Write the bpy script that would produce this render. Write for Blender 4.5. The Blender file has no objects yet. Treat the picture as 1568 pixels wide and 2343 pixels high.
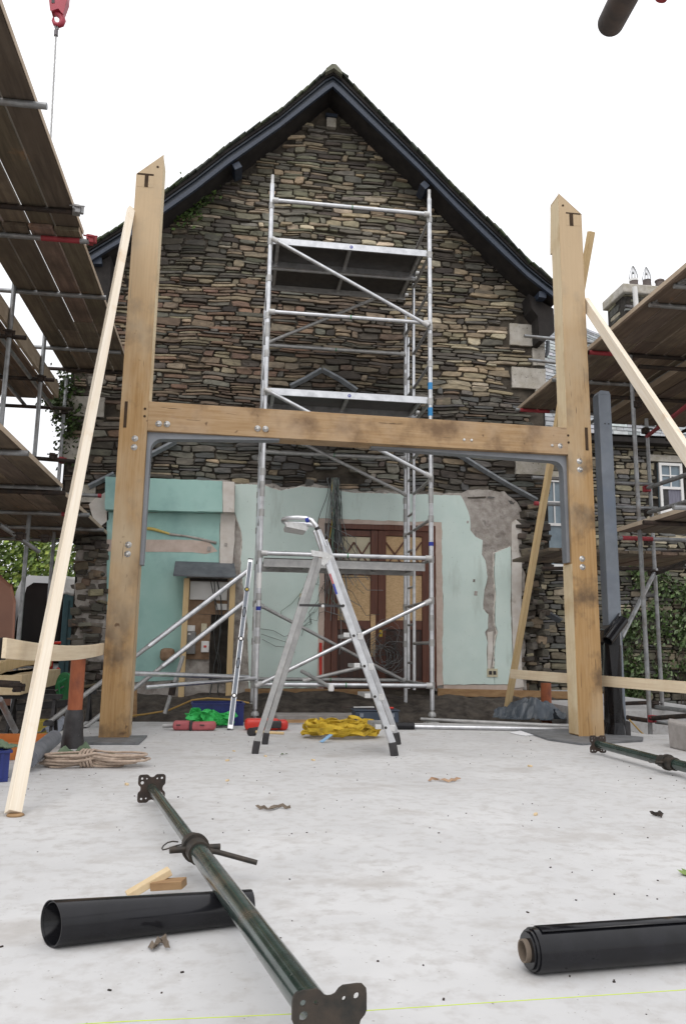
import bpy, math, random
from mathutils import Vector, Matrix, noise
from mathutils.geometry import tessellate_polygon
R_ = math.radians
sc = bpy.context.scene
# ------------------------------------------------------------------ camera
YAW, PITCH, ROLL, H = R_(7.74), R_(10.19), R_(.826), .75
F = Vector((math.sin(YAW)*math.cos(PITCH), math.cos(YAW)*math.cos(PITCH), math.sin(PITCH)))
R0 = Vector((math.cos(YAW), -math.sin(YAW), 0)); U0 = R0.cross(F)
RR = R0*math.cos(ROLL) + U0*math.sin(ROLL); UU = U0*math.cos(ROLL) - R0*math.sin(ROLL)
C0 = Vector((0, 0, H)); FPX = 1786.; CX, CY = 784., 1171.
cam = bpy.data.cameras.new('camera'); co = bpy.data.objects.new('camera', cam); sc.collection.objects.link(co)
m = Matrix((RR, UU, -F)).transposed().to_4x4(); m.translation = C0; co.matrix_world = m
cam.sensor_fit = 'VERTICAL'; cam.sensor_height = 36; cam.lens = 36*FPX/2342.; cam.clip_start = .05; cam.clip_end = 600
sc.camera = co
# ------------------------------------------------------------------ world, sun, exposure (bright overcast)
w = bpy.data.worlds.new("World"); sc.world = w; w.use_nodes = True
nt = w.node_tree; nt.nodes.clear()
sky = nt.nodes.new('ShaderNodeTexSky'); sky.sky_type = 'NISHITA'; sky.sun_disc = False
SUN_EL, SUN_ROT = R_(52), R_(200)
sky.sun_elevation = SUN_EL; sky.sun_rotation = SUN_ROT; sky.dust_density = 3; sky.ozone_density = 1
mx = nt.nodes.new('ShaderNodeMixRGB'); mx.inputs[0].default_value = .86; mx.inputs[2].default_value = (8.9, 8.85, 8.9, 1)   # cloud layer over the sky
bg = nt.nodes.new('ShaderNodeBackground'); bg.inputs[1].default_value = .13
wo = nt.nodes.new('ShaderNodeOutputWorld')
tcw = nt.nodes.new('ShaderNodeTexCoord'); sxw = nt.nodes.new('ShaderNodeSeparateXYZ'); mrw = nt.nodes.new('ShaderNodeMapRange')   # overcast: brighter overhead than at the horizon
mrw.inputs[1].default_value = 0; mrw.inputs[2].default_value = 1; mrw.inputs[3].default_value = .93; mrw.inputs[4].default_value = 1.5
vmw = nt.nodes.new('ShaderNodeVectorMath'); vmw.operation = 'SCALE'
nt.links.new(tcw.outputs['Generated'], sxw.inputs[0]); nt.links.new(sxw.outputs[2], mrw.inputs[0]); nt.links.new(mrw.outputs[0], vmw.inputs['Scale'])
nt.links.new(sky.outputs[0], mx.inputs[1]); nt.links.new(mx.outputs[0], vmw.inputs[0]); nt.links.new(vmw.outputs[0], bg.inputs[0]); nt.links.new(bg.outputs[0], wo.inputs[0])
sl = bpy.data.lights.new('sun', 'SUN'); sl.energy = .6; sl.angle = R_(25); sl.color = (1, .97, .93)
so = bpy.data.objects.new('sun', sl); sc.collection.objects.link(so)
d = Vector((math.sin(SUN_ROT)*math.cos(SUN_EL), math.cos(SUN_ROT)*math.cos(SUN_EL), math.sin(SUN_EL)))
so.rotation_euler = (-d).to_track_quat('-Z', 'Y').to_euler(); so.location = d*30
sc.view_settings.view_transform = 'Standard'; sc.view_settings.look = 'None'; sc.view_settings.exposure = .02
sc.view_settings.gamma = 1

# ------------------------------------------------------------------ survey helpers: a sight line met with a known plane
def ray(x, y): return F + RR*((x-CX)/FPX) - UU*((y-CY)/FPX)
def at(x, y, Y): d = ray(x, y); return C0 + d*(Y/d.y)
def atX(x, y, X): d = ray(x, y); return C0 + d*(X/d.x)
def gp(x, y, z=0.): d = ray(x, y); return C0 + d*((z-H)/d.z)
rnd = random.Random(7)
def V(*a): return Vector(a)

# ------------------------------------------------------------------ materials
def mat(name, c1, c2, scale=(1, 1, 1), ns=6, detail=6, rough=.7, metal=0, bump=.15, bdist=.01, lo=.35, hi=.65,
        c3=None, ns3=1.5, lo3=.5, hi3=.7, sc3=(1, 1, 1), attr=False, spots=None, sp_scale=90, sp_lo=.70, spec=.5, rvar=0, c4=None, ns4=3, lo4=.55, hi4=.7, sc4=(1, 1, 1), crack=None):
    m = bpy.data.materials.new(name); m.use_nodes = True; n = m.node_tree; N = n.nodes; L = n.links
    b = N['Principled BSDF']; tc = N.new('ShaderNodeTexCoord')
    def nz(s, k, d, off=0):
        mp = N.new('ShaderNodeMapping'); mp.inputs['Scale'].default_value = s; mp.inputs['Location'].default_value = (off, off*1.7, off*.6)
        L.new(tc.outputs['Object'], mp.inputs[0])
        t = N.new('ShaderNodeTexNoise'); t.inputs['Scale'].default_value = k; t.inputs['Detail'].default_value = d; t.inputs['Roughness'].default_value = .6
        L.new(mp.outputs[0], t.inputs['Vector']); return t
    def ramp(src, a, bb):
        r = N.new('ShaderNodeMapRange'); r.inputs[1].default_value = a; r.inputs[2].default_value = bb; L.new(src, r.inputs[0]); return r.outputs[0]
    def mix(f, a, bb, mode='MIX'):
        x = N.new('ShaderNodeMixRGB'); x.blend_type = mode
        for i, v in ((0, f), (1, a), (2, bb)):
            if isinstance(v, (tuple, list)): x.inputs[i].default_value = (*v, 1)
            elif isinstance(v, (int, float)): x.inputs[i].default_value = v
            else: L.new(v, x.inputs[i])
        return x.outputs[0]
    t = nz(scale, ns, detail)
    col = mix(ramp(t.outputs[0], lo, hi), c1, c2)
    if attr:
        a = N.new('ShaderNodeAttribute'); a.attribute_name = 'Col'
        col = mix(1.0, a.outputs['Color'], col, 'MULTIPLY')
    if c3: col = mix(ramp(nz(sc3, ns3, 5, 11).outputs[0], lo3, hi3), col, c3)
    if c4: col = mix(ramp(nz(sc4, ns4, 5, 23).outputs[0], lo4, hi4), col, c4)
    if crack: col = mix(ramp(nz(crack[0], crack[1], 3, 31).outputs[0], crack[2], crack[2]+.02), col, crack[3])
    if spots: col = mix(ramp(nz((1, 1, 1), sp_scale, 2, 5).outputs[0], sp_lo, sp_lo+.06), col, spots)
    L.new(col, b.inputs['Base Color'])
    b.inputs['Metallic'].default_value = metal; b.inputs['Roughness'].default_value = rough
    b.inputs['Specular IOR Level'].default_value = spec
    if rvar: L.new(ramp2(N, L, nz((1, 1, 1), 7, 5, 3).outputs[0], rough-rvar, rough+rvar), b.inputs['Roughness'])
    if bump:
        bp = N.new('ShaderNodeBump'); bp.inputs['Strength'].default_value = bump; bp.inputs['Distance'].default_value = bdist
        L.new(t.outputs[0], bp.inputs['Height']); L.new(bp.outputs[0], b.inputs['Normal'])
    return m
def ramp2(N, L, src, a, b):
    r = N.new('ShaderNodeMapRange'); r.inputs[1].default_value = .3; r.inputs[2].default_value = .7
    r.inputs[3].default_value = a; r.inputs[4].default_value = b; L.new(src, r.inputs[0]); return r.outputs[0]

def headgrad(m):   # the unweathered upper lengths of the posts are paler, freshly planed oak
    n = m.node_tree; N, L = n.nodes, n.links; b = N['Principled BSDF']; src = b.inputs['Base Color'].links[0].from_socket
    tc = N.new('ShaderNodeTexCoord'); sp = N.new('ShaderNodeSeparateXYZ'); L.new(tc.outputs['Object'], sp.inputs[0])
    nz = N.new('ShaderNodeTexNoise'); nz.inputs['Scale'].default_value = 1.5; L.new(tc.outputs['Object'], nz.inputs[0])
    ad = N.new('ShaderNodeMath'); ad.operation = 'ADD'; L.new(sp.outputs[2], ad.inputs[0]); L.new(nz.outputs[0], ad.inputs[1])
    r = N.new('ShaderNodeMapRange'); r.inputs[1].default_value = 3.9; r.inputs[2].default_value = 5.0; L.new(ad.outputs[0], r.inputs[0])
    x = N.new('ShaderNodeMixRGB'); x.inputs[2].default_value = (.57, .45, .30, 1); L.new(src, x.inputs[1])
    mm = N.new('ShaderNodeMath'); mm.operation = 'MULTIPLY'; mm.inputs[1].default_value = .7; L.new(r.outputs[0], mm.inputs[0]); L.new(mm.outputs[0], x.inputs[0]); L.new(x.outputs[0], b.inputs['Base Color'])
oakv = mat('oak_upright', (.33, .19, .072), (.43, .275, .128), (16, 16, .7), 3.2, 8, rough=.78, bump=.3, bdist=.004, crack=((26, 26, .9), 1.6, .69, (.10, .06, .03)), c3=(.15, .095, .050), ns3=3.2, sc3=(1, 1, .8), lo3=.50, hi3=.66, c4=(.48, .37, .24), sc4=(1, 1, .4), ns4=1.3, lo4=.47, hi4=.66, spots=(.13, .075, .04), sp_scale=8, sp_lo=.69)
headgrad(oakv)
oakh = mat('oak_beam', (.33, .205, .098), (.43, .295, .165), (.7, 16, 16), 3.2, 8, rough=.78, bump=.3, bdist=.004, crack=((.9, 26, 26), 1.6, .69, (.10, .06, .03)), c3=(.18, .11, .058), ns3=2.8, lo3=.50, hi3=.68, c4=(.43, .31, .20), ns4=1.5, lo4=.5, hi4=.7, spots=(.13, .075, .04), sp_scale=9, sp_lo=.69)
oakpale = mat('oak_fresh_face', (.66, .53, .34), (.74, .62, .42), (14, 14, .8), 3, rough=.75, bump=.1, c3=(.55, .40, .22), ns3=2)
pine = mat('pine', (.74, .64, .50), (.82, .74, .62), (14, 14, .5), 4, rough=.65, bump=.05, c3=(.62, .44, .27), ns3=3, lo3=.6, hi3=.8, spots=(.30, .17, .08), sp_scale=11, sp_lo=.755)
pine2 = mat('pine_yellowed', (.56, .40, .20), (.66, .50, .28), (14, 14, .5), 4, rough=.7, bump=.06, c3=(.46, .30, .14), ns3=3, lo3=.6, hi3=.8, spots=(.2, .1, .05), sp_scale=12, sp_lo=.74)
pineh = mat('pine_board', (.64, .52, .36), (.74, .63, .46), (14, 14, .5), 4, rough=.7, bump=.05, c3=(.56, .42, .27), ns3=2, lo3=.55, hi3=.8)
board = mat('scaffold_board_wood', (.125, .093, .068), (.215, .165, .12), (9, .7, 9), 3, rough=.85, bump=.25, c3=(.10, .075, .055), ns3=2.2, lo3=.45, hi3=.75, c4=(.27, .15, .075), ns4=3.5, lo4=.62, hi4=.8, attr=True)
boardedge = mat('scaffold_board_edge', (.42, .33, .24), (.52, .43, .33), (3, 1, 3), 5, rough=.85)
galv = mat('galvanised_steel', (.22, .23, .235), (.36, .37, .38), (1, 1, 1), 9, rough=.45, metal=.55, bump=.1, c3=(.16, .13, .11), ns3=4, lo3=.5, hi3=.8)
rustred = mat('red_paint_worn', (.35, .035, .05), (.24, .03, .035), ns=12, rough=.6)
rustdark = mat('dark_rusty_steel', (.022, .019, .018), (.06, .04, .03), ns=14, rough=.7, metal=.3, bump=.2)
alu = mat('aluminium', (.50, .51, .53), (.66, .67, .69), (1, 1, 1), 10, rough=.30, metal=.85, bump=.03, c3=(.34, .35, .36), ns3=5, lo3=.55, hi3=.8)
alud = mat('aluminium_dull', (.36, .36, .36), (.47, .47, .46), (1, 1, 1), 14, rough=.55, metal=.6, bump=.05, c3=(.33, .32, .31), ns3=7, lo3=.55, hi3=.75)
alucast = mat('cast_aluminium', (.48, .48, .47), (.60, .60, .60), ns=30, rough=.6, metal=.5)
plywood_d = mat('dark_phenolic_ply', (.025, .022, .02), (.05, .045, .04), ns=12, rough=.5)
steelgrey = mat('primed_steel', (.135, .155, .185), (.20, .225, .26), ns=3, rough=.5, metal=.2, c3=(.13, .16, .21), ns3=2.5, lo3=.5, hi3=.75, bump=.03)
bracket_m = mat('zinc_plate', (.21, .225, .25), (.27, .285, .31), ns=4, rough=.5, metal=.35, bump=.03)
zinc = mat('bright_zinc', (.55, .55, .54), (.75, .75, .74), ns=40, rough=.35, metal=.8)
blackp = mat('black_plastic', (.006, .006, .007), (.014, .014, .017), ns=5, rough=.16, bump=.05, spec=.28, rvar=.06)
blackpr = mat('black_polythene', (.005, .005, .006), (.011, .011, .014), (2, 2, 2), 5, rough=.13, bump=.06, bdist=.02, spec=.30, rvar=.05)
darkgreyp = mat('grey_membrane', (.10, .11, .125), (.16, .17, .19), ns=9, rough=.6)
def coat(m, w_=1., r=.08):
    b = m.node_tree.nodes['Principled BSDF']; b.inputs['Coat Weight'].default_value = w_; b.inputs['Coat Roughness'].default_value = r; b.inputs['Coat IOR'].default_value = 1.5; return m
coat(blackp, .06, .10); coat(blackpr, .10, .06)
greenst = mat('green_painted_steel', (.014, .028, .023), (.035, .062, .05), ns=16, rough=.22, metal=.3, bump=.12, c3=(.10, .07, .045), ns3=7, lo3=.58, hi3=.75, spots=(.13, .14, .13), sp_scale=60, sp_lo=.68, rvar=.1)
coat(greenst, .4, .12)
prust = mat('brown_rusty_steel', (.028, .027, .024), (.065, .050, .038), ns=22, rough=.55, metal=.35, bump=.3)
concrete = mat('pale_concrete', (.50, .498, .497), (.58, .578, .576), (1, 1.2, 1), 1.6, 9, rough=.85, bump=.25, bdist=.02, c3=(.37, .34, .31), ns3=2.6, sc3=(.9, 1.2, 1), lo3=.57, hi3=.82, c4=(.43, .415, .40), ns4=16, sc4=(1, 1., 1), lo4=.48, hi4=.76, spots=(.24, .215, .20), sp_scale=75, sp_lo=.70)
concside = mat('rough_concrete', (.27, .25, .235), (.37, .345, .33), ns=9, rough=.95, bump=.4)
earth = mat('earth', (.10, .08, .06), (.19, .155, .12), ns=5, rough=.95, bump=.8, bdist=.05, c3=(.25, .22, .19), ns3=3)
earthd = mat('dark_soil', (.035, .028, .024), (.10, .085, .07), ns=7, rough=1, bump=1, bdist=.05)
stone = mat('slate_stone', (.66, .66, .66), (1.35, 1.32, 1.25), (1, 1, 2.2), 9, rough=.85, bump=.5, bdist=.012, attr=True, lo=.3, hi=.7, c3=(.055, .075, .04), ns3=1.1, lo3=.66, hi3=.95)
stone2 = mat('stone_far', (.65, .65, .65), (1.25, 1.22, 1.18), (1, 1, 2.2), 9, rough=.9, bump=.3, bdist=.01, attr=True, lo=.3, hi=.7)
mortar = mat('dark_joints', (.014, .012, .010), (.04, .034, .028), ns=12, rough=1, bump=.4)
quoin = mat('limestone_quoin', (.36, .335, .29), (.50, .475, .43), ns=7, rough=.9, bump=.3, c3=(.30, .27, .17), ns3=4, lo3=.5, hi3=.8, spots=(.12, .11, .10), sp_scale=35, sp_lo=.64)
slate = mat('roof_slate', (.032, .040, .034), (.075, .085, .068), ns=9, rough=.8, bump=.3, c3=(.06, .085, .035), ns3=5, attr=True)
ridgem = mat('mossy_ridge_stone', (.13, .135, .10), (.24, .235, .18), ns=7, rough=.9, bump=.3)
flashm = mat('weathered_slate_edge', (.15, .165, .18), (.26, .28, .30), ns=12, rough=.7, bump=.4)
jointm = mat('earthy_joint_filling', (.030, .025, .020), (.095, .080, .062), ns=4, rough=1, bump=.6, bdist=.02)
slateg = mat('grey_slate_roof', (.75, .75, .75), (1.15, 1.15, 1.15), ns=8, rough=.7, bump=.2, attr=True)
bargem = mat('blue_black_paint', (.010, .016, .026), (.018, .027, .042), (4, 4, 4), 6, rough=.45, bump=.05)
bargel = mat('blue_grey_paint', (.020, .030, .052), (.034, .048, .076), (4, 4, 4), 6, rough=.5)
soffitm = mat('black_timber', (.012, .010, .010), (.028, .024, .022), ns=6, rough=.9)
mint = mat('mint_paint_plaster', (.60, .73, .69), (.66, .775, .735), ns=2.2, rough=.8, bump=.12, bdist=.006, c3=(.54, .66, .62), ns3=1.3, lo3=.5, hi3=.8, c4=(.42, .50, .455), ns4=2.2, sc4=(2.2, 2, .5), lo4=.60, hi4=.85, spots=(.30, .40, .36), sp_scale=42, sp_lo=.705, crack=((3, 3, 3), 2.5, .735, (.36, .40, .36)))
aqua = mat('aqua_paint_plaster', (.33, .55, .505), (.39, .605, .56), ns=2.2, rough=.8, bump=.1, bdist=.006, c3=(.20, .36, .35), ns3=1.6, lo3=.5, hi3=.8)
pinkpl = mat('bare_pink_plaster', (.50, .40, .34), (.60, .50, .44), ns=8, rough=.9, bump=.2)
whitepl = mat('bare_white_plaster', (.60, .55, .50), (.70, .67, .63), ns=6, rough=.9, bump=.15, c3=(.40, .35, .30), ns3=4, lo3=.6, hi3=.75)
render_ = mat('rough_render', (.29, .26, .235), (.47, .44, .41), ns=9, detail=9, rough=1, bump=.9, bdist=.03, c3=(.13, .11, .10), ns3=6, lo3=.55, hi3=.75)
doorm = mat('mahogany_stain', (.085, .024, .012), (.14, .045, .022), (12, 12, 1), 3, rough=.4, bump=.06)
doord = mat('dark_mahogany', (.030, .012, .008), (.06, .022, .013), (12, 12, 1), 3, rough=.45, bump=.06)
osb = mat('strand_board', (.50, .33, .17), (.66, .47, .27), (3, 3, 9), 9, rough=.8, bump=.1, c3=(.30, .19, .09), ns3=5, lo3=.6, hi3=.8)
timberb = mat('brown_timber', (.26, .15, .07), (.38, .24, .12), (2, 8, 8), 3, rough=.8)
chip = mat('chipboard_brown', (.22, .14, .085), (.30, .20, .13), ns=14, rough=.9)
leadm = mat('lead_slate_canopy', (.075, .085, .10), (.13, .145, .16), ns=6, rough=.6)
whitep = mat('white_plastic', (.70, .70, .69), (.78, .78, .77), ns=4, rough=.5, bump=0)
creamp = mat('cream_plastic', (.52, .47, .33), (.60, .55, .40), ns=4, rough=.5, bump=0)
greym = mat('grey_meter_plastic', (.16, .16, .16), (.22, .22, .22), ns=4, rough=.5, bump=0)
cablem = mat('grey_cable', (.17, .18, .18), (.26, .27, .27), ns=4, rough=.5, bump=0)
cabled = mat('dark_cable', (.035, .04, .04), (.07, .075, .075), ns=4, rough=.5, bump=0)
cableg = mat('green_cable', (.10, .17, .13), (.14, .22, .17), ns=4, rough=.5, bump=0)
cabley = mat('yellow_cable', (.5, .38, .05), (.58, .45, .08), ns=4, rough=.5, bump=0)
cordm = mat('orange_cord', (.36, .22, .06), (.45, .28, .08), ns=4, rough=.6, bump=0)
redm = mat('red_plastic', (.60, .035, .02), (.52, .03, .02), ns=6, rough=.35, bump=.03)
pinkred = mat('dusty_pink_plastic', (.47, .13, .14), (.36, .08, .09), ns=9, rough=.6)
bluem = mat('blue_plastic', (.008, .016, .11), (.014, .027, .16), ns=5, rough=.4, bump=.03)
greenw = mat('green_webbing', (.03, .40, .08), (.05, .52, .13), (1, 1, 1), 25, rough=.75, bump=.3)
yelloww = mat('yellow_webbing', (.50, .33, .02), (.66, .46, .04), (1, 1, 1), 18, rough=.75, bump=.3, c3=(.30, .19, .03), ns3=9, lo3=.55, hi3=.8)
toolb = mat('dark_blue_toolbox', (.02, .035, .055), (.035, .05, .08), ns=6, rough=.4)
ropem = mat('old_rope', (.36, .27, .21), (.50, .40, .32), (1, 1, 1), 45, rough=.9, bump=.5, bdist=.005)
canvas = mat('green_canvas', (.09, .13, .08), (.15, .20, .13), ns=10, rough=.9, bump=.3)
orangec = mat('orange_crate_plastic', (.44, .14, .03), (.52, .18, .04), ns=6, rough=.5)
orustm = mat('orange_oxide_steel', (.27, .075, .03), (.36, .11, .045), (3, 3, 1), 7, rough=.7, c3=(.18, .055, .03), ns3=5, bump=.15)
tarm = mat('black_bitumen', (.014, .013, .014), (.035, .032, .034), ns=14, rough=.5, bump=.5, spots=(.3, .3, .3), sp_scale=30, sp_lo=.74)
dpcm = mat('slate_grey_dpc', (.11, .115, .12), (.18, .185, .195), ns=7, rough=.6, bump=.2)
tarp = mat('blue_grey_tarpaulin', (.045, .058, .072), (.10, .12, .145), ns=5, rough=.35, bump=.3, bdist=.02)
paper = mat('white_paper', (.75, .76, .78), (.8, .8, .82), ns=4, rough=.8, bump=0)
leafm = mat('ivy_leaf', (.045, .085, .022), (.10, .16, .045), ns=14, rough=.6, bump=0, attr=True)
leaft = mat('tree_leaf', (.13, .21, .05), (.28, .36, .11), ns=9, rough=.6, bump=0, attr=True)
leafw = mat('pale_climber_leaf', (.09, .13, .06), (.17, .22, .12), ns=14, rough=.6, bump=0, attr=True)
bark = mat('bark', (.06, .045, .035), (.11, .085, .065), ns=9, rough=.95, bump=.5)
vanw = mat('white_van_paint', (.72, .74, .77), (.76, .78, .8), ns=3, rough=.25, bump=0)
glassd = mat('dark_tinted_glass', (.010, .007, .007), (.016, .011, .010), ns=3, rough=.12, bump=0, spec=.12)
copper = mat('copper_coloured_paint', (.33, .16, .11), (.38, .19, .13), ns=3, rough=.3, bump=.0)
tealm = mat('teal_painted_steel', (.015, .06, .075), (.03, .085, .10), ns=9, rough=.5)
winglass = mat('window_glass', (.13, .18, .22), (.2, .26, .3), ns=3, rough=.05, bump=0)
curtain = mat('grey_curtain', (.13, .13, .17), (.22, .22, .27), (20, 20, 1), 3, rough=.9)
crane_m = mat('crane_red', (.42, .035, .07), (.34, .03, .05), ns=8, rough=.45)
craneg = mat('hook_steel', (.10, .09, .10), (.18, .17, .17), ns=14, rough=.45, metal=.6)
labelb = mat('blue_label', (.015, .03, .28), (.02, .04, .32), ns=3, rough=.5, bump=0)
labelc = mat('light_blue_label', (.02, .22, .50), (.03, .25, .55), ns=3, rough=.5, bump=0)
lblue = mat('pale_blue_tag', (.25, .45, .68), (.3, .5, .72), ns=3, rough=.5, bump=0)
stringm = mat('lime_string', (.52, .68, .05), (.58, .72, .08), ns=3, rough=.6, bump=0)
cardb = mat('cardboard_core', (.14, .11, .085), (.20, .16, .12), ns=9, rough=.9)
teracot = mat('clay_pot', (.10, .085, .08), (.16, .13, .12), ns=6, rough=.8)
copperleaf = mat('dead_leaf', (.33, .20, .12), (.42, .28, .18), ns=9, rough=.9)
foam = mat('yellow_foam', (.55, .42, .12), (.62, .48, .16), ns=15, rough=.9, bump=.5)
brownc = mat('chimney_stone', (.62, .62, .62), (1.2, 1.2, 1.15), ns=9, rough=.9, bump=.3, attr=True)
greenbr = mat('bright_green_plastic', (.02, .20, .07), (.03, .25, .09), ns=8, rough=.5)
wrapm = mat('clear_polythene', (.30, .33, .40), (.42, .45, .52), ns=6, rough=.3, bump=.5, bdist=.03)

# ------------------------------------------------------------------ mesh builder
class MB:
    def __init__(s): s.v = []; s.f = []; s.c = []; s.col = (1, 1, 1); s.sm = []
    def add(s, vs, fs, smooth=False):
        o = len(s.v); s.v += [tuple(v) for v in vs]; s.f += [tuple(i+o for i in f) for f in fs]
        s.c += [s.col]*len(vs); s.sm += [smooth]*len(fs); return s
    def hexa(s, p):   # 8 points: bottom loop then top loop
        return s.add(p, [(0, 3, 2, 1), (4, 5, 6, 7), (0, 1, 5, 4), (1, 2, 6, 5), (2, 3, 7, 6), (3, 0, 4, 7)])
    def box(s, a, b):
        x0, y0, z0 = [min(a[i], b[i]) for i in range(3)]; x1, y1, z1 = [max(a[i], b[i]) for i in range(3)]
        return s.hexa([(x0, y0, z0), (x1, y0, z0), (x1, y1, z0), (x0, y1, z0), (x0, y0, z1), (x1, y0, z1), (x1, y1, z1), (x0, y1, z1)])
    def obox(s, c, ax, ay, az, sx, sy, sz):
        c = Vector(c); ax, ay, az = [Vector(q).normalized() for q in (ax, ay, az)]
        p = [c + ax*(i*sx/2) + ay*(j*sy/2) + az*(k*sz/2) for k in (-1, 1) for i, j in ((-1, -1), (1, -1), (1, 1), (-1, 1))]
        return s.hexa(p)
    def beam(s, p0, p1, w_, h_, up=(0, 0, 1), bow=0, n=1):
        p0, p1 = Vector(p0), Vector(p1); d = (p1-p0).normalized(); u = Vector(up); x = d.cross(u).normalized(); u = x.cross(d).normalized()
        vs = []; fs = []
        for i in range(n+1):
            t = i/n; c = p0.lerp(p1, t) + u*(-bow*4*t*(1-t))
            vs += [c + x*(a*w_/2) + u*(b*h_/2) for a, b in ((-1, -1), (1, -1), (1, 1), (-1, 1))]
            if i:
                o = (i-1)*4
                for k in range(4): fs.append((o+k, o+(k+1) % 4, o+4+(k+1) % 4, o+4+k))
        fs += [(3, 2, 1, 0), (n*4, n*4+1, n*4+2, n*4+3)]
        return s.add(vs, fs)
    def path(s, pts, r, seg=8, cap=True, closed=False):
        pts = [Vector(p) for p in pts]; n = len(pts); vs = []; fs = []
        rr = r if isinstance(r, (list, tuple)) else [r]*n
        d0 = (pts[1]-pts[0]).normalized(); x = d0.orthogonal().normalized()
        for i, p in enumerate(pts):
            if closed: d = (pts[(i+1) % n]-pts[i-1]).normalized()
            elif i == 0: d = d0
            elif i == n-1: d = (pts[-1]-pts[-2]).normalized()
            else: d = ((pts[i+1]-p).normalized() + (p-pts[i-1]).normalized()).normalized()
            x = (x - d*x.dot(d)); x = x.normalized() if x.length > 1e-6 else d.orthogonal().normalized()
            y = d.cross(x)
            for k in range(seg):
                a = 2*math.pi*k/seg; vs.append(p + (x*math.cos(a) + y*math.sin(a))*rr[i])
        m_ = n if closed else n-1
        for i in range(m_):
            o = i*seg; q = ((i+1) % n)*seg
            for k in range(seg): fs.append((o+k, o+(k+1) % seg, q+(k+1) % seg, q+k))
        s.add(vs, fs, True)
        if cap and not closed:
            s.add(vs[:seg], [tuple(range(seg))[::-1]]); s.add(vs[-seg:], [tuple(range(seg))])
        return s
    def tube(s, a, b, r, seg=12): return s.path([a, b], r, seg)
    def pipe(s, a, b, r, t, seg=24, n=1, r2=None, shear=None):   # hollow tube with wall t
        a, b = Vector(a), Vector(b); d = (b-a).normalized(); x = d.orthogonal().normalized(); y = d.cross(x)
        def ring(c, rr): return [c + (x*math.cos(2*math.pi*k/seg) + y*math.sin(2*math.pi*k/seg))*rr for k in range(seg)]
        r2 = r2 or r; vs = ring(a, r) + ring(b, r2) + ring(b, r2-t) + ring(a, r-t); fs = []
        if shear:
            sv, k_ = shear; sv = Vector(sv)
            for q_ in (0, 3):
                for k in range(seg): vs[q_*seg+k] = vs[q_*seg+k] + d*((vs[q_*seg+k]-a).dot(sv)*k_)
        for j in range(4):
            o = j*seg; q = ((j+1) % 4)*seg
            fs = [(o+k, o+(k+1) % seg, q+(k+1) % seg, q+k) for k in range(seg)]
            used = vs[o:o+seg] + vs[q:q+seg]
            s.add(used, [(k, (k+1) % seg, seg+(k+1) % seg, seg+k) for k in range(seg)], j in (0, 2))
        return s
    def prism(s, poly, y0, y1):   # polygon of (x, z), extruded in Y from y0 (front) to y1
        n = len(poly); tr = tessellate_polygon([[Vector((p[0], p[1], 0)) for p in poly]])
        vs = [(p[0], y0, p[1]) for p in poly] + [(p[0], y1, p[1]) for p in poly]
        fs = [tuple(t) for t in tr] + [tuple(i+n for i in t) for t in tr] + [(i, (i+1) % n, n+(i+1) % n, n+i) for i in range(n)]
        return s.add(vs, fs)
    def prismz(s, poly, z0, z1):
        n = len(poly); tr = tessellate_polygon([[Vector((p[0], p[1], 0)) for p in poly]])
        vs = [(p[0], p[1], z0) for p in poly] + [(p[0], p[1], z1) for p in poly]
        fs = [tuple(t) for t in tr] + [tuple(i+n for i in t) for t in tr] + [(i, (i+1) % n, n+(i+1) % n, n+i) for i in range(n)]
        return s.add(vs, fs)
    def lathe(s, base, prof, seg=16, axis=(0, 0, 1)):
        base = Vector(base); ax = Vector(axis).normalized(); x = ax.orthogonal().normalized(); y = ax.cross(x); n = len(prof)
        vs = [base + ax*h + (x*math.cos(2*math.pi*k/seg) + y*math.sin(2*math.pi*k/seg))*r for r, h in prof for k in range(seg)]
        fs = [(i*seg+k, i*seg+(k+1) % seg, (i+1)*seg+(k+1) % seg, (i+1)*seg+k) for i in range(n-1) for k in range(seg)]
        s.add(vs, fs, True); s.add(vs[:seg], [tuple(range(seg))[::-1]]); s.add(vs[-seg:], [tuple(range(seg))]); return s

WLOC = {}
def obj(name, mb, material, parent=None, bevel=0, loc=None, label=None):
    me = bpy.data.meshes.new(name)
    if parent is None:
        if loc is None:
            xs = [v[0] for v in mb.v]; ys = [v[1] for v in mb.v]; zs = [v[2] for v in mb.v]
            loc = Vector(((min(xs)+max(xs))/2, (min(ys)+max(ys))/2, min(zs)))
        off = Vector(loc)
    else: off = WLOC[parent.name]
    me.from_pydata([(v[0]-off[0], v[1]-off[1], v[2]-off[2]) for v in mb.v], [], mb.f)
    me.polygons.foreach_set('use_smooth', mb.sm)
    a = me.attributes.new('Col', 'FLOAT_COLOR', 'POINT'); a.data.foreach_set('color', [q for c in mb.c for q in (*c, 1)])
    me.materials.append(material); me.update()
    o = bpy.data.objects.new(name, me); sc.collection.objects.link(o)
    if parent is None: o.location = off
    else: o.parent = parent
    WLOC[o.name] = off
    if bevel:
        b = o.modifiers.new('bevel', 'BEVEL'); b.width = bevel; b.segments = 2; b.limit_method = 'ANGLE'
    if label: o['label'] = label
    return o
def tag(o, label, cat, group=None):
    o['label'] = label; o['category'] = cat
    if group: o['group'] = group
    return o
def struct(o, kind='structure'): o['kind'] = kind; return o
def thing(name, label, cat, loc, group=None):
    o = bpy.data.objects.new(name, None); sc.collection.objects.link(o); o.location = Vector(loc); o.empty_display_size = .1
    WLOC[o.name] = Vector(loc); return tag(o, label, cat, group)
def one(name, mb, material, label, cat, group=None, bevel=0): return tag(obj(name, mb, material, bevel=bevel), label, cat, group)
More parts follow.
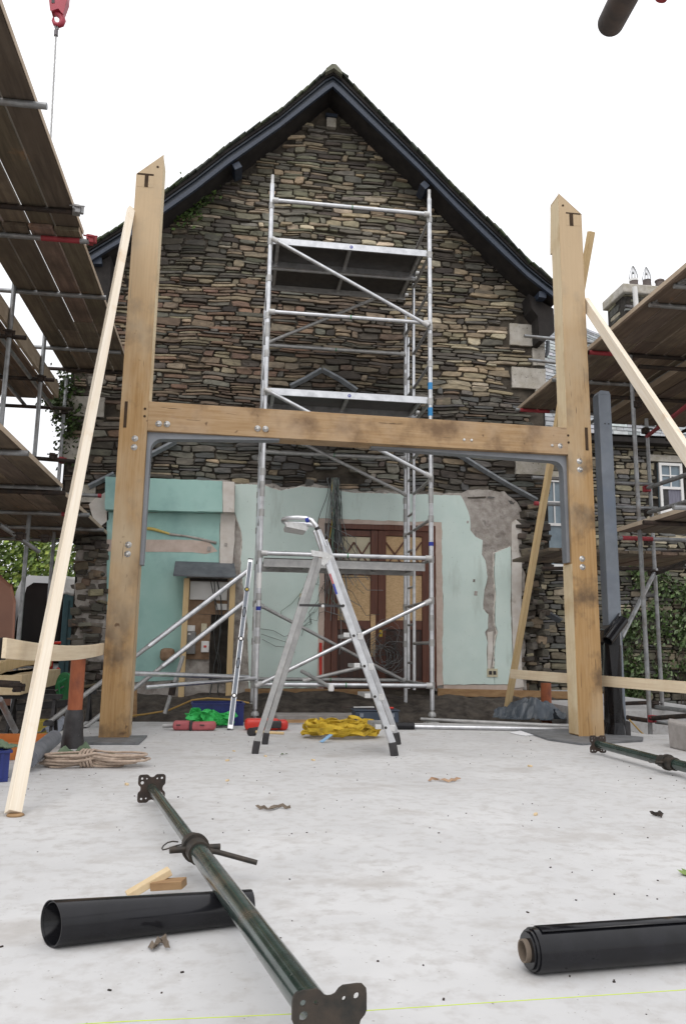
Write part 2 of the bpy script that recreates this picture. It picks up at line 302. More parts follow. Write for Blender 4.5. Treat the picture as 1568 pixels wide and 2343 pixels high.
def jag(pts, amp, step, rng):
    out = []
    for i, p in enumerate(pts):
        q = pts[(i+1) % len(pts)]; L = math.hypot(q[0]-p[0], q[1]-p[1]); n = max(1, int(L/step))
        for k in range(n):
            t = k/n; a = amp if k else 0
            out.append((p[0]+(q[0]-p[0])*t+rng.uniform(-a, a), p[1]+(q[1]-p[1])*t+rng.uniform(-a, a)))
    return out
def pxz(pts, Y): return [(lambda p: (p.x, p.z))(at(x, y, Y)) for x, y in pts]
def inside(poly, x, z):
    c = False; n = len(poly); j = n-1
    for i in range(n):
        xi, zi = poly[i]; xj, zj = poly[j]
        if (zi > z) != (zj > z) and x < (xj-xi)*(z-zi)/(zj-zi)+xi: c = not c
        j = i
    return c

# ------------------------------------------------------------------ rubble stonework: every stone its own relief in one wall mesh
def rubble(mb, O, ux, nn, W_, Hh, test, colf, rng, hmin=.045, hmax=.12, wmin=.12, wmax=.42, wave=.03, rough=.02, gap=.008, depth=.07, npts=10, recess=0.0):
    O = Vector(O); ux = Vector(ux); nn = Vector(nn); uz = Vector((0, 0, 1)); z = 0.; row = 0; sd = rng.uniform(0, 100)
    def wv(x, z_): return wave*noise.noise(Vector((x*.9+sd, z_*1.3, sd))) + wave*.5*noise.noise(Vector((x*3.1+sd, z_*2.3, 5)))
    while z < Hh:
        h = rng.uniform(hmin, hmax) if rng.random() < .8 else rng.uniform(hmin, hmin*1.4)
        x = -rng.uniform(0, wmax)
        while x < W_:
            wd = rng.uniform(wmin, wmax)*(1.25 if h < .07 else .9)
            cells = [(x, x+wd, z, z+h)]
            if h > hmin*1.8 and rng.random() < .4:
                f = rng.uniform(.35, .65); cells = [(x, x+wd*rng.uniform(.95, 1), z, z+h*f), (x, x+wd, z+h*f, z+h)]
            elif rng.random() < .08: cells = [(x, x+wd, z, z+h*1.5)]
            for (a, b, c, e) in cells:
                mxx, mz = (a+b)/2, (c+e)/2
                if not (test(mxx, mz) and test(a+.05, mz) and test(b-.05, mz)): continue
                g = gap*rng.uniform(.4, 1.9); a2, b2, c2, e2 = a+g, b-g, c+g*.8, e-g*.8
                if b2-a2 < .03 or e2-c2 < .012: continue
                pr = rng.uniform(0, rough) + (recess if rng.random() < .05 else 0); tilt = rng.uniform(-.35, .35); tz = rng.uniform(-.5, .25)
                hw, hh = (b2-a2)/2, (e2-c2)/2; slant = rng.uniform(-.5, .5)*hh; ring = []
                taper = rng.choice((0, 0, rng.uniform(-.3, .3), rng.uniform(-.5, .5)))*.7
                for k in range(npts):
                    an = 2*math.pi*(k+rng.uniform(-.22, .22))/npts; ca, sa = math.cos(an), math.sin(an)
                    sq = max(abs(ca), abs(sa)); ex = rng.choice((1., .92, .8, .65, .5))
                    px = hw*max(-1.03, min(1.03, ca/(sq**ex)*rng.uniform(.93, 1.04))); pz = hh*max(-1.02, min(1.02, sa/(sq**ex)*1.35*rng.uniform(.78, 1.05)))
                    pz *= 1+taper*px/hw
                    ring.append((px+slant*pz/hh*.6, pz))
                def P(px, pz, d_): return O + ux*(mxx+px) + uz*(mz+pz+wv(mxx+px, mz+pz)) + nn*(d_ + tilt*px*.12 + tz*pz*.3)
                vs = [P(px, pz, -depth) for px, pz in ring] + [P(px, pz, pr-.007) for px, pz in ring]
                k1 = rng.uniform(.86, .95)
                vs += [P(px*k1+rng.uniform(-.004, .004), pz*k1*.95, pr+rng.uniform(-.003, .006)) for px, pz in ring]
                vs += [P(rng.uniform(-.4, .4)*hw, rng.uniform(-.3, .3)*hh, pr+rng.uniform(-.003, .007))]
                n = npts; fs = []
                for k in range(n):
                    q = (k+1) % n
                    fs += [(k, q, n+q, n+k), (n+k, n+q, 2*n+q, 2*n+k), (2*n+k, 2*n+q, 3*n)]
                mb.col = colf(mxx, mz, rng); mb.add(vs, fs)
            x += wd
        z += h; row += 1
    mb.col = (1, 1, 1)
def jitc(c, rng, a=.15):
    k = 1+rng.uniform(-a, a)*1.6; return tuple(max(.01, v*k*(1+rng.uniform(-a, a)*.25)) for v in c)
def pick(pal, rng):
    t = rng.random()*sum(p[0] for p in pal)
    for p in pal:
        t -= p[0]
        if t <= 0: return p[1]
    return pal[-1][1]

# ================================================================== GROUND
def sheet(x0, x1, y0, y1, zf, nx, ny, mb=None):
    mb = mb or MB(); vs = []; fs = []
    for j in range(ny+1):
        for i in range(nx+1):
            x = x0+(x1-x0)*i/nx; y = y0+(y1-y0)*j/ny; vs.append((x, y, zf(x, y)))
    for j in range(ny):
        for i in range(nx):
            a = j*(nx+1)+i; fs.append((a, a+1, a+nx+2, a+nx+1))
    return mb.add(vs, fs, True)
gm = MB(); gm.add([(-150, -20, -.24), (150, -20, -.24), (150, 260, -.24), (-150, 260, -.24)], [(0, 1, 2, 3)])
struct(obj('ground', gm, earth))
slabm = MB(); slabm.prismz([(-3.4, -4), (7, -4), (7, 7.1), (4.05, 7.45), (3.9, 8.58), (-1.5, 8.72), (-1.55, 7.35), (-3.4, 7.2)], -.22, 0)
struct(obj('concrete_slab', slabm, concrete))
def bank(x, y):
    t = (y-9.0)/1.75; t = max(0, min(1, t))
    z = -.21+.40*t*t*(3-2*t) + .07*noise.noise(Vector((x*2.3, y*2.3, 1))) + .035*noise.noise(Vector((x*7, y*7, 4)))
    return z if t > 0 else -.22
struct(obj('trench_bank', sheet(-2.6, 4.6, 8.9, 10.86, bank, 150, 40), earthd))
a, b, c, d = gp(1372, 1627, .15), gp(1650, 1624, .15), gp(1650, 1613, .15), gp(1222, 1591, .15)
sm_ = MB(); sm_.prismz([(a.x, a.y), (b.x, b.y), (b.x+.5, b.y+6), (d.x, d.y), (4.0, 10.6)], -.22, .15)
struct(obj('rear_concrete_slab', sm_, concrete))

# ================================================================== THE STONE HOUSE
YW = 10.8
house = thing('stone_house', 'large slate-rubble house gable with black barge boards and mint plaster round a door', 'house', (1.07, YW, -.2))
O_L = [(762, 160), (745, 166), (640, 255), (522, 334), (447, 392), (371, 446), (290, 510), (243, 540), (198, 566)]
I_L = [(761, 200), (744, 212), (640, 293), (522, 377), (447, 436), (370, 491), (290, 548), (250, 572), (206, 600)]
O_R = [(762, 160), (779, 170), (870, 262), (960, 352), (1045, 438), (1145, 534), (1200, 592), (1249, 634), (1276, 652)]
I_R = [(761, 200), (780, 218), (870, 305), (960, 392), (1045, 480), (1145, 578), (1205, 634), (1245, 665), (1276, 690)]
YV = 10.32
OL, IL, ORr, IR = [pxz(p, YV) for p in (O_L, I_L, O_R, I_R)]
def lerp2(A, B, t): return [(a[0]+(b[0]-a[0])*t, a[1]+(b[1]-a[1])*t) for a, b in zip(A, B)]
def band(mb, A, B, t0, t1, y0, y1):
    P, Q = lerp2(A, B, t0), lerp2(A, B, t1)
    for i in range(len(P)-1): mb.prism([P[i], P[i+1], Q[i+1], Q[i]], y0, y1)
top = [(x, z+.16) for x, z in IL[::-1]] + [(x, z+.16) for x, z in IR[1:]]
top = [(-2.39, top[0][1]-.05)] + [p for p in top if -2.39 < p[0] < 4.52] + [(4.53, IR[-1][1]+.1)]
wallpoly = [(-2.13, -.2), (-2.13, 2.1), (-2.39, 2.3)] + top + [(4.53, 2.2), (4.36, 1.9), (4.30, -.2)]
wb = MB(); wb.prism(wallpoly, YW+.045, YW+.5)
wallo = obj('wall', wb, mortar, house)
top_in = [(x, z+.05) for x, z in IL[::-1]] + [(x, z+.05) for x, z in IR[1:]]
stonepoly = [(-2.13, -.2), (-2.13, 2.1), (-2.39, 2.3), (-2.39, top[0][1])] + [p for p in top if -2.39 < p[0] < 4.52] + [(4.51, IR[-1][1]+.1), (4.51, 2.2), (4.40, 1.9), (4.32, -.2)]
pl_z = at(800, 1125, YW).z; pl_zl = at(430, 1104, YW).z
hole = at(770, 1088, YW)
quoins = []
for (x0, y0, x1, y1) in ((1216, 712, 1240, 741), (1163, 741, 1243, 795), (1216, 795, 1244, 838), (1168, 840, 1246, 892), (1222, 892, 1249, 925),
                         (1176, 1040, 1252, 1088), (140, 905, 238, 955), (140, 1000, 190, 1060), (190, 1110, 218, 1150)):
    p0, p1 = at(x0, y0, YW), at(x1, y1, YW); quoins.append((p0.x, p1.z, p1.x, p0.z))
vent = at(757, 281, YW)
def wtest(x, z):
    X, Z = x-2.5, z-.2
    if not inside(stonepoly, X, Z): return False
    if -1.5 < X < 3.55 and Z < (pl_zl-.02 if X < .1 else pl_z-.05) and Z > .1: return False
    if 3.5 < X < 4.05 and Z < 2.9 and Z > .1: return False
    if (X-hole.x)**2/.22**2 + (Z-hole.z)**2/.10**2 < 1: return False
    for q in quoins:
        if q[0]-.03 < X < q[2]+.02 and q[1]-.02 < Z < q[3]+.02: return False
    if abs(X-vent.x) < .09 and abs(Z-vent.z) < .12: return False
    return True
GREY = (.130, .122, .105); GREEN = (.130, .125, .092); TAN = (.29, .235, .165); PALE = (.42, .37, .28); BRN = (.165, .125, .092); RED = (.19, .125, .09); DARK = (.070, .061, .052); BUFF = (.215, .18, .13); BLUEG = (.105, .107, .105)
def wcol(x, z, r):
    X, Z = x-2.5, z-.2
    if Z > 7.6: pal = [(3, GREEN), (4, GREY), (2, BUFF), (.8, TAN), (2.5, DARK)]
    elif Z > 6.1: pal = [(5, GREY), (3, GREEN), (3, BUFF), (1.3, TAN), (1.2, PALE), (2, DARK)] if X > -.2 else [(4, GREEN), (4, GREY), (2, BUFF), (2.5, DARK), (.4, PALE)]
    elif Z > 4.6:
        pal = [(2, BRN), (2, GREY), (2, BUFF), (2, RED), (1, DARK), (.4, TAN)] if X < .9 else ([(4, BUFF), (2, TAN), (1.2, PALE), (2.5, GREY), (1, DARK)] if X > 2.3 else [(2, BRN), (2, BUFF), (2, GREY), (2, DARK), (.7, TAN)])
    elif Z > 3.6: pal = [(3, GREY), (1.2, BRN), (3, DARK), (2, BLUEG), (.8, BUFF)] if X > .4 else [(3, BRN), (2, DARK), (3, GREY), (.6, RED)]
    elif X < -1.2 or Z < 2.4 and X > 3.9: pal = [(3, DARK), (2, GREY), (1, BRN)]
    else: pal = [(3, GREY), (3, DARK), (3, BLUEG), (1, BUFF), (.4, TAN)]
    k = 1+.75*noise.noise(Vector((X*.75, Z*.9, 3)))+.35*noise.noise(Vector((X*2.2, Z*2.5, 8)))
    if Z < 5.3 and Z > 3.5 and .5 < X < 2.6: k *= .68  # darker stone below the tower platform, partly its shade painted into the colour
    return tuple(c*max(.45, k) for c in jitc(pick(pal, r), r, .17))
jm = MB(); nx_, nz_ = 140, 200; idx = {}; jv = []; jf = []
for jj in range(nz_+1):
    for ii in range(nx_+1):
        x = -2.5+7.2*ii/nx_; z = -.2+10.2*jj/nz_; idx[(ii, jj)] = len(jv)
        jv.append((x, YW+.020-.030*noise.noise(Vector((x*2.1, z*2.6, 4)))-.022*noise.noise(Vector((x*8, z*11, 9)))-.008*noise.noise(Vector((x*25, z*25, 2))), z))
for jj in range(nz_):
    for ii in range(nx_):
        if all(inside(stonepoly, -2.5+7.2*(ii+a_)/nx_, -.2+10.2*(jj+b_)/nz_) for a_ in (-.3, 1.3) for b_ in (-.3, 1.3)): jf.append((idx[(ii, jj)], idx[(ii+1, jj)], idx[(ii+1, jj+1)], idx[(ii, jj+1)]))
jm.add(jv, jf); obj('joint_filling', jm, jointm, house)
sr = random.Random(11); smb = MB()
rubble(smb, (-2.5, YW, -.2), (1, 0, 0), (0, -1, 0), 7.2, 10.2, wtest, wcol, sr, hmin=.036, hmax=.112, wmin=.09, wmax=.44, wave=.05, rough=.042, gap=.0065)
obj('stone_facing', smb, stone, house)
# broken, toothed masonry at the torn-off right and left lower corners
tb = MB(); tr = random.Random(5)
def tooth(x0, x1, z0, z1, n, ymin, ymax):
    for k in range(n):
        x = tr.uniform(x0, x1); z = tr.uniform(z0, z1); wd = tr.uniform(.07, .2); h = tr.uniform(.035, .11); y = tr.uniform(ymin, ymax)
        tb.col = jitc(pick([(3, DARK), (2, GREY), (1, BRN), (.5, BUFF)], tr), tr, .2)
        a_ = tr.uniform(-.5, .5); t_ = tr.uniform(-.25, .25)
        tb.obox((x, y, z), (math.cos(a_), math.sin(a_), t_), (-math.sin(a_), math.cos(a_), 0), (-t_, 0, 1), wd, tr.uniform(.12, .3), h)
tooth(4.10, 4.38, .15, 2.9, 230, YW-.08, YW+.3); tooth(4.2, 4.45, 2.0, 2.6, 30, YW-.08, YW+.2); obj('broken_masonry', tb, stone, house, bevel=.012); tb = MB(); tooth(-2.08, -1.72, -.1, 2.2, 95, YW-.02, YW+.08)
obj('broken_masonry', tb, stone, house, bevel=.012)
for q in quoins:
    qm = MB(); qm.prism(jag([(q[0], q[1]), (q[2], q[1]), (q[2], q[3]), (q[0], q[3])], .006, .08, sr), YW-.03, YW+.1); obj('quoin', qm, quoin, house, bevel=.012)
vm = MB(); vm.box((vent.x-.075, YW-.05, vent.z-.10), (vent.x+.075, YW+.03, vent.z+.06)); obj('vent_stone', vm, quoin, house, bevel=.01)
vm = MB(); vm.box((vent.x-.09, YW-.07, vent.z+.062), (vent.x+.085, YW+.03, vent.z+.115)); obj('vent_cap', vm, bargel, house)
# side walls so the house holds from other angles
sw = MB(); sw.box((-2.11, YW+.5, -.2), (-1.8, 17, 2.35)); sw.box((-2.37, YW+.5, 2.35), (-2.0, 17, 5.8)); obj('side_wall', sw, mortar, house)
obj('side_wall', MB().box((4.15, YW+.5, -.2), (4.30, 17, 5.8)), mortar, house)
# roof: slates, verge boards, soffit
rb = MB()
band(rb, OL, IL, .14, .30, YV-.02, 17); band(rb, ORr, IR, .14, .30, YV-.02, 17); obj('roof', rb, soffitm, house)
rs = MB(); r5 = random.Random(9)
def slates(Pts, sgn):
    L = [0]; d_ = Vector((1, 0, 0))
    for i in range(len(Pts)-1): L.append(L[-1]+math.dist(Pts[i], Pts[i+1]))
    def pt(s):
        for i in range(len(Pts)-1):
            if s <= L[i+1]:
                t = (s-L[i])/(L[i+1]-L[i]); return Vector((Pts[i][0]+(Pts[i+1][0]-Pts[i][0])*t, 0, Pts[i][1]+(Pts[i+1][1]-Pts[i][1])*t)), (Vector((Pts[i+1][0]-Pts[i][0], 0, Pts[i+1][1]-Pts[i][1]))).normalized()
        return Vector((Pts[-1][0], 0, Pts[-1][1])), d_
    s = L[-1]
    while s > .12:
        p, d_ = pt(s-.11); n_ = Vector((-d_.z, 0, d_.x)); n_ = n_ if n_.z > 0 else -n_
        y = YV-.07
        tl = n_*.055+d_
        while y < 17:
            wd = r5.uniform(.18, .34) if y > YV else .3
            rs.col = jitc(pick([(3, (1, 1, 1)), (2, (1.5, 1.4, 1.1)), (2, (.6, .65, .6))], r5), r5, .2)
            c = p + Vector((0, y+wd/2+r5.uniform(-.012, .012), 0)) - n_*(.014-r5.uniform(0, .010))
            dd = (d_ - n_*(.065+r5.uniform(-.02, .02))).normalized(); nn_ = Vector((-dd.z, 0, dd.x)); nn_ = nn_ if nn_.z > 0 else -nn_
            rs.obox(c, dd, (0, 1, 0), nn_, .27, wd*.98, r5.uniform(.012, .020)); y += wd
            if y > YV+.6: y += 0; wd = .3
        s -= r5.uniform(.12, .15)
slates(OL, 1); slates(ORr, 1)
obj('slates', rs, slate, house)
rd = MB(); ap = at(762, 153, YV); rd.prism([(ap.x-.13, ap.z-.19), (ap.x-.12, ap.z-.12), (ap.x-.03, ap.z-.03), (ap.x+.03, ap.z-.03), (ap.x+.11, ap.z-.12), (ap.x+.125, ap.z-.19), (ap.x, ap.z-.1)], YV-.1, 17); obj('ridge_stone', rd, ridgem, house)
bb = MB(); band(bb, OL, IL, .30, .70, YV+.03, YV+.07); band(bb, ORr, IR, .30, .70, YV+.03, YV+.07); obj('verge_board', bb, bargem, house)
bb = MB(); band(bb, OL, IL, .34, .44, YV, YV+.03); band(bb, ORr, IR, .34, .44, YV, YV+.03); obj('verge_moulding', bb, bargem, house)
bb = MB(); band(bb, OL, IL, .72, .97, YV-.015, YV+.04); band(bb, ORr, IR, .72, .97, YV-.015, YV+.04); obj('barge_board', bb, bargel, house)
bb = MB(); band(bb, OL, IL, .80, .88, YV+.04, YW+.03); band(bb, ORr, IR, .80, .88, YV+.04, YW+.03); obj('soffit', bb, soffitm, house)
for px, py, rot in ((542, 382, .55), (970, 426, -.78), (224, 599, .1), (1238, 676, -.1)):
    p = at(px, py, YV+.08); pe = MB(); pe.obox((p.x, YV+.19, p.z), (math.cos(rot), 0, math.sin(rot)), (0, 1, 0), (-math.sin(rot), 0, math.cos(rot)), .115, .30, .10); obj('purlin_end', pe, bargel, house, bevel=.005)
ev = MB(); ev.prism(pxz([(1218, 660), (1276, 694), (1278, 748), (1254, 771), (1243, 768), (1240, 712), (1226, 694)], YV), YW-.30, 17); obj('eaves_box', ev, soffitm, house)
ev = MB(); ev.prism(pxz([(250, 574), (205, 600), (200, 612), (222, 640), (236, 700), (250, 640)], YV), YV+.12, 17); obj('eaves_box', ev, soffitm, house)
gu = MB(); gu.path([at(1252, 780, 11.2), at(1251, 806, 11.2), at(1246, 816, 11.2)], .03, 10); obj('downpipe', gu, leadm, house)

# plaster of the removed extension
pr_ = random.Random(3)
def plaster(name, pts, m_, y0, y1, amp=.012, step=.09, label=None):
    mb = MB(); mb.prism(jag(pxz(pts, YW), amp, step, pr_), y0, y1); return obj(name, mb, m_, house, label=label)
plaster('render_coat', [(300, 1112), (520, 1100), (560, 1104), (600, 1106), (655, 1116), (700, 1108), (740, 1112), (800, 1122), (1045, 1128), (1090, 1120), (1150, 1124), (1180, 1150), (1198, 1180), (1204, 1230), (1196, 1290), (1200, 1400), (1196, 1500), (1202, 1578),
     (994, 1580), (992, 1203), (741, 1197), (738, 1582), (300, 1600)], render_, YW-.035, YW+.05, .02, .07)
plaster('mint_plaster', [(538, 1110), (560, 1109), (600, 1111), (612, 1115), (640, 1124), (655, 1121), (690, 1114), (745, 1118), (800, 1128), (900, 1131), (1050, 1135), (1062, 1159), (1071, 1185), (1072, 1214), (1084, 1229), (1100, 1237), (1098, 1269), (1106, 1283), (1111, 1320), (1104, 1349), (1101, 1393), (1113, 1407), (1112, 1437), (1105, 1446), (1111, 1469), (1109, 1495), (1111, 1531), (1127, 1534), (1127, 1565), (1011, 1565), (1008, 1500), (1010, 1400), (1007, 1196), (727, 1187), (729, 1300), (725, 1500), (725, 1572), (569, 1574), (569, 1536), (566, 1431), (557, 1349), (550, 1302), (552, 1267), (553, 1224), (537, 1174)], mint, YW-.06, YW-.035, .008, .07)
plaster('mint_plaster', [(1127, 1528), (1129, 1473), (1135, 1446), (1129, 1429), (1129, 1400), (1131, 1356), (1127, 1313), (1129, 1265), (1164, 1251), (1165, 1305), (1163, 1378), (1166, 1451), (1168, 1517), (1160, 1565), (1127.5, 1565)], mint, YW-.06, YW-.035, .006, .07)
for pts_ in ([(538, 1110), (560, 1109), (600, 1111), (612, 1115), (640, 1124), (655, 1121), (690, 1114), (745, 1118), (800, 1128), (900, 1131), (1050, 1135), (1062, 1159), (1071, 1185), (1072, 1214), (1084, 1229), (1100, 1237), (1098, 1269), (1106, 1283), (1111, 1320), (1104, 1349), (1101, 1393), (1113, 1407), (1112, 1437), (1105, 1446), (1111, 1469), (1109, 1495), (1111, 1528)],
             [(1127, 1526), (1129, 1473), (1135, 1446), (1129, 1429), (1129, 1400), (1131, 1356), (1127, 1313), (1129, 1265), (1164, 1251), (1165, 1305), (1163, 1378), (1166, 1451), (1168, 1517)], [(569, 1560), (569, 1536), (566, 1431), (557, 1349), (550, 1302), (552, 1267), (553, 1224), (538, 1174)]):
    mb = MB(); q_ = []
    for (xa_, ya_), (xb_, yb_) in zip(pts_, pts_[1:]):
        n_ = max(2, int(math.hypot(xb_-xa_, yb_-ya_)/5))
        for k in range(n_): t = k/n_; q_.append(at(xa_+(xb_-xa_)*t+pr_.uniform(-1.6, 1.6), ya_+(yb_-ya_)*t+pr_.uniform(-1.6, 1.6), YW-.036))
    mb.path(q_, [pr_.uniform(.004, .02) for _ in q_], 6); obj('broken_edge', mb, whitepl, house)
plaster('bare_plaster', [(1166, 1197), (1175, 1190), (1187, 1200), (1189, 1305), (1186, 1415), (1188, 1506), (1193, 1571), (1168, 1574), (1169, 1517), (1166.5, 1400), (1165.5, 1305)], whitepl, YW-.07, YW-.035, .006)
plaster('bare_plaster', [(510, 1108), (537, 1110), (537, 1240), (532, 1290), (503, 1290), (504, 1200)], whitepl, YW-.075, YW-.035, .006)
plaster('bare_plaster', [(1111, 1447), (1124, 1444), (1122, 1500), (1117, 1530), (1112, 1528)], whitepl, YW-.055, YW-.035, .006)
plaster('bare_plaster', [(722, 1186), (1010, 1194), (1010, 1400), (1012, 1566), (996, 1568), (993, 1204), (741, 1198), (740, 1400), (738, 1578), (722, 1578), (720, 1480), (728, 1400)], pinkpl, YW-.057, YW-.036, .004)
plaster('bare_plaster', [(1011, 1566), (1165, 1566), (1192, 1572), (1192, 1580), (1011, 1578)], pinkpl, YW-.052, YW-.036, .004)
plaster('aqua_plaster', [(246, 1172), (509, 1177), (503, 1200), (501, 1290), (428, 1302), (425, 1480), (410, 1555), (246, 1562)], aqua, YW-.05, YW-.035, .003)
plaster('aqua_plaster', [(246, 1097), (509, 1107), (509, 1176), (246, 1171)], aqua, YW-.20, YW-.036, .004)
plaster('bare_plaster', [(510, 1108), (536, 1109), (536, 1177), (510, 1176)], whitepl, YW-.195, YW-.036, .004)
plaster('bare_plaster', [(246, 1235), (440, 1236), (478, 1240), (498, 1262), (470, 1268), (440, 1264), (246, 1262)], pinkpl, YW-.054, YW-.0505, .002)
plaster('bare_plaster', [(205, 1155), (220, 1140), (245, 1126), (250, 1190), (232, 1205), (218, 1196)], whitepl, YW-.05, YW-.01, .01)
plaster('render_coat', [(176, 1262), (262, 1240), (262, 1640), (172, 1650), (172, 1580), (170, 1540), (174, 1470), (176, 1420), (171, 1380), (178, 1330), (172, 1290)], render_, YW-.02, YW+.03, .035, .06)
fm = MB(); fm.path([at(300, 1205, YW-.06), at(350, 1210, YW-.065), at(388, 1221, YW-.06)], [.02, .022, .015], 8); obj('foam_bead', fm, foam, house)
cm = MB(); cm.path([at(388, 1222, YW-.052), at(425, 1226, YW-.055), at(455, 1232, YW-.052), at(495, 1242, YW-.055)], [.02, .014, .018, .02], 6); obj('plaster_crack', cm, render_, house)
for px, py, s in ((478, 1255, .028), (516, 1246, .02), (1069, 1194, .016), (1083, 1328, .018), (1087, 1357, .028)):
    p = at(px, py, YW-.0605); h_ = MB(); h_.prism(jag([(p.x-s, p.z-s), (p.x+s*.8, p.z-s*1.1), (p.x+s, p.z+s), (p.x-s*.6, p.z+s*1.2)], s*.3, s, pr_), YW-.066-(.02 if px == 516 else 0), YW-.05); obj('plaster_scar', h_, render_, house)
# old lean-to roof line in slate on the wall
for pts in ([(204, 1113), (262, 1084)], [(338, 1044), (402, 1010)], [(664, 884), (700, 866), (735, 846)], [(737, 846), (778, 868), (815, 893)], [(1030, 1028), (1100, 1072), (1160, 1108), (1226, 1144)]):
    mb = MB()
    for p, q in zip(pts, pts[1:]): mb.beam(at(*p, YW-.07), at(*q, YW-.07), .07, .04, (0, .5, 1))
    obj('slate_flashing', mb, flashm, house)
# door
door = obj('door', MB().prism(pxz([(742, 1198), (992, 1204), (994, 1576), (741, 1580)], YW), YW+.0, YW+.034), doord, house)
def dp(name, x0, y0, x1, y1, m_, ya, yb, bev=.004): 
    ym, xm = (y0+y1)/2, (x0+x1)/2; p, q = V(at(x0, ym, YW).x, 0, at(xm, y0, YW).z), V(at(x1, ym, YW).x, 0, at(xm, y1, YW).z); return obj(name, MB().box((p.x, YW+ya, p.z), (q.x, YW+yb, q.z)), m_, door, bevel=bev)
WLOC['door'] = WLOC[house.name]
for args in ((742, 1199, 757, 1574), (982, 1204, 995, 1574)): dp('door_frame', *args, doorm, -.05, 0)
dp('door_frame', 757.5, 1200, 981.5, 1213, doorm, -.05, 0)
for x0, x1 in ((758, 772), (846, 862), (863, 881), (964, 981)): dp('stile', x0, 1214, x1, 1572, doorm, -.03, 0)
for x0, x1 in ((772.5, 845.5), (881.5, 963.5)):
    dp('rail', x0, 1214, x1, 1227, doorm, -.028, 0); dp('rail', x0, 1297, x1, 1315, doorm, -.028, 0); dp('rail', x0, 1420, x1, 1440, doorm, -.028, 0); dp('rail', x0, 1556, x1, 1571, doorm, -.028, 0)
    dp('panel_board', x0, 1316, x1, 1419, osb, -.012, 0, 0); dp('panel_board', x0, 1228, x1, 1296, osb if x0 > 800 else creamp, -.008, 0, 0)
    dp('panel', x0+4, 1445, x1-4, 1550, doord, -.012, 0)
    la = MB(); xw = (x1-x0)/2
    for k in range(2):
        xa, xb = x0+k*xw, x0+(k+1)*xw
        la.beam(at(xa, 1240, YW-.018), at(xb, 1296, YW-.018), .02, .02, (0, -1, 0)); la.beam(at(xb, 1240, YW-.024), at(xa, 1296, YW-.024), .02, .02, (0, -1, 0))
    obj('lattice', la, doorm, door)
dp('door_patch', 846, 1405, 857, 1502, osb, -.04, -.031); dp('door_notice', 866, 1441, 873, 1457, yelloww, -.035, -.031, 0)
lk = MB(); p = at(869.5, 1448, YW-.037); lk.box((p.x-.008, YW-.038, p.z-.015), (p.x+.008, YW-.0355, p.z+.012)); obj('notice_symbol', lk, tarm, door)
rp = MB(); rp.tube(at(733, 1470, YW-.08), at(733, 1572, YW-.08), .02); one('red_pipe', rp, redm, 'thin bright red pipe standing at the left edge of the doorway', 'pipe')
# socket back box
so_ = MB(); p, q = at(1109.5, 1529, YW), at(1133.5, 1548, YW); so_.box((p.x, YW-.075, p.z), (q.x, YW-.036, q.z)); s0 = thing('socket_box', 'brass coloured double socket box at the foot of the stripped wall channel', 'socket', ((p.x+q.x)/2, YW-.06, q.z)); obj('box', so_, creamp, s0)
for k in (.3, .7): obj('opening', MB().box((p.x+(q.x-p.x)*k-.022, YW-.078, q.z+.03), (p.x+(q.x-p.x)*k+.022, YW-.0752, p.z-.03)), tarm, s0)
p = at(692, 1368, YW); sb = MB(); sb.box((p.x-.05, YW-.085, p.z-.06), (p.x+.05, YW-.061, p.z+.06)); one('socket_plate', sb, creamp, 'small tan socket plate on mint plaster beside the stepladder', 'socket', bevel=.005)
# plank at the foot of the plaster
pk = MB(); pk.beam(at(1000, 1583, YW-.14), at(1310, 1590, YW-.3), .05, .10, (0, 0, 1)); one('bearer_plank', pk, timberb, 'brown timber plank with red marks below the right-hand plaster', 'plank', bevel=.004)
pk = MB(); pk.beam(at(560, 1583, YW-.1), at(850, 1584, YW-.1), .05, .09); one('bearer_plank', pk, timberb, 'brown timber plank along the wall foot behind the scaffold tower', 'plank', bevel=.004)
rc = MB(); rc.tube((lambda p: (p.x, p.y, -.2))(at(1248, 1610, 9.6)), at(1247, 1562, 9.6), .065, 16); one('rusty_stub', rc, orustm, 'short rust-red steel stub behind the grey tarpaulin', 'post')

# ================================================================== IVY under the left eaves and hanging at the left corner
def leafcloud(name, pts, m_, size, rng, n, spread, label, cat, tint=((1, 1, 1), (.6, .7, .5), (1.3, 1.3, 1.1)), parent=None, group=None, stem=None, kind=None):
    mb = MB()
    for k in range(n):
        c, s_ = pts[rng.randrange(len(pts))]
        u = Vector((rng.gauss(0, 1), rng.gauss(0, 1), rng.gauss(0, 1))); p = Vector(c) + Vector((u.x*s_[0], u.y*s_[1], u.z*s_[2]))*spread
        a = Vector((rng.uniform(-1, 1), rng.uniform(-1, .2), rng.uniform(-1, .6))).normalized(); b = a.orthogonal().normalized(); c2 = a.cross(b); z = size*rng.uniform(.6, 1.4)
        mb.col = jitc(tint[rng.randrange(len(tint))], rng, .2)
        mb.add([p-b*z, p+c2*z*.55+a*z*.15, p+b*z, p-c2*z*.55+a*z*.15], [(0, 1, 2, 3)])
    if parent is not None: return obj(name, mb, m_, parent)
    o = one(name, mb, m_, label, cat, group)
    return o
ir = random.Random(21)
ivp = [(at(x, y, YW-.08), (.16, .03, .10)) for x, y in ((398, 478), (412, 470), (425, 462), (440, 452), (455, 440), (470, 428), (420, 480), (408, 492))]
iv = thing('ivy', 'clump of green ivy hanging under the left eaves', 'ivy', at(425, 470, YW-.05)); leafcloud('leaves', ivp, leafm, .035, ir, 900, .8, '', '', parent=iv)
st = MB()
for k in range(70):
    x = ir.uniform(372, 640); y = ir.uniform(470, 900); p = at(x, y, YW-.05); st.path([p, p+V(ir.uniform(-.06, .06), -.01, -ir.uniform(.06, .2)), p+V(ir.uniform(-.12, .12), 0, -ir.uniform(.22, .4))], .002, 3)
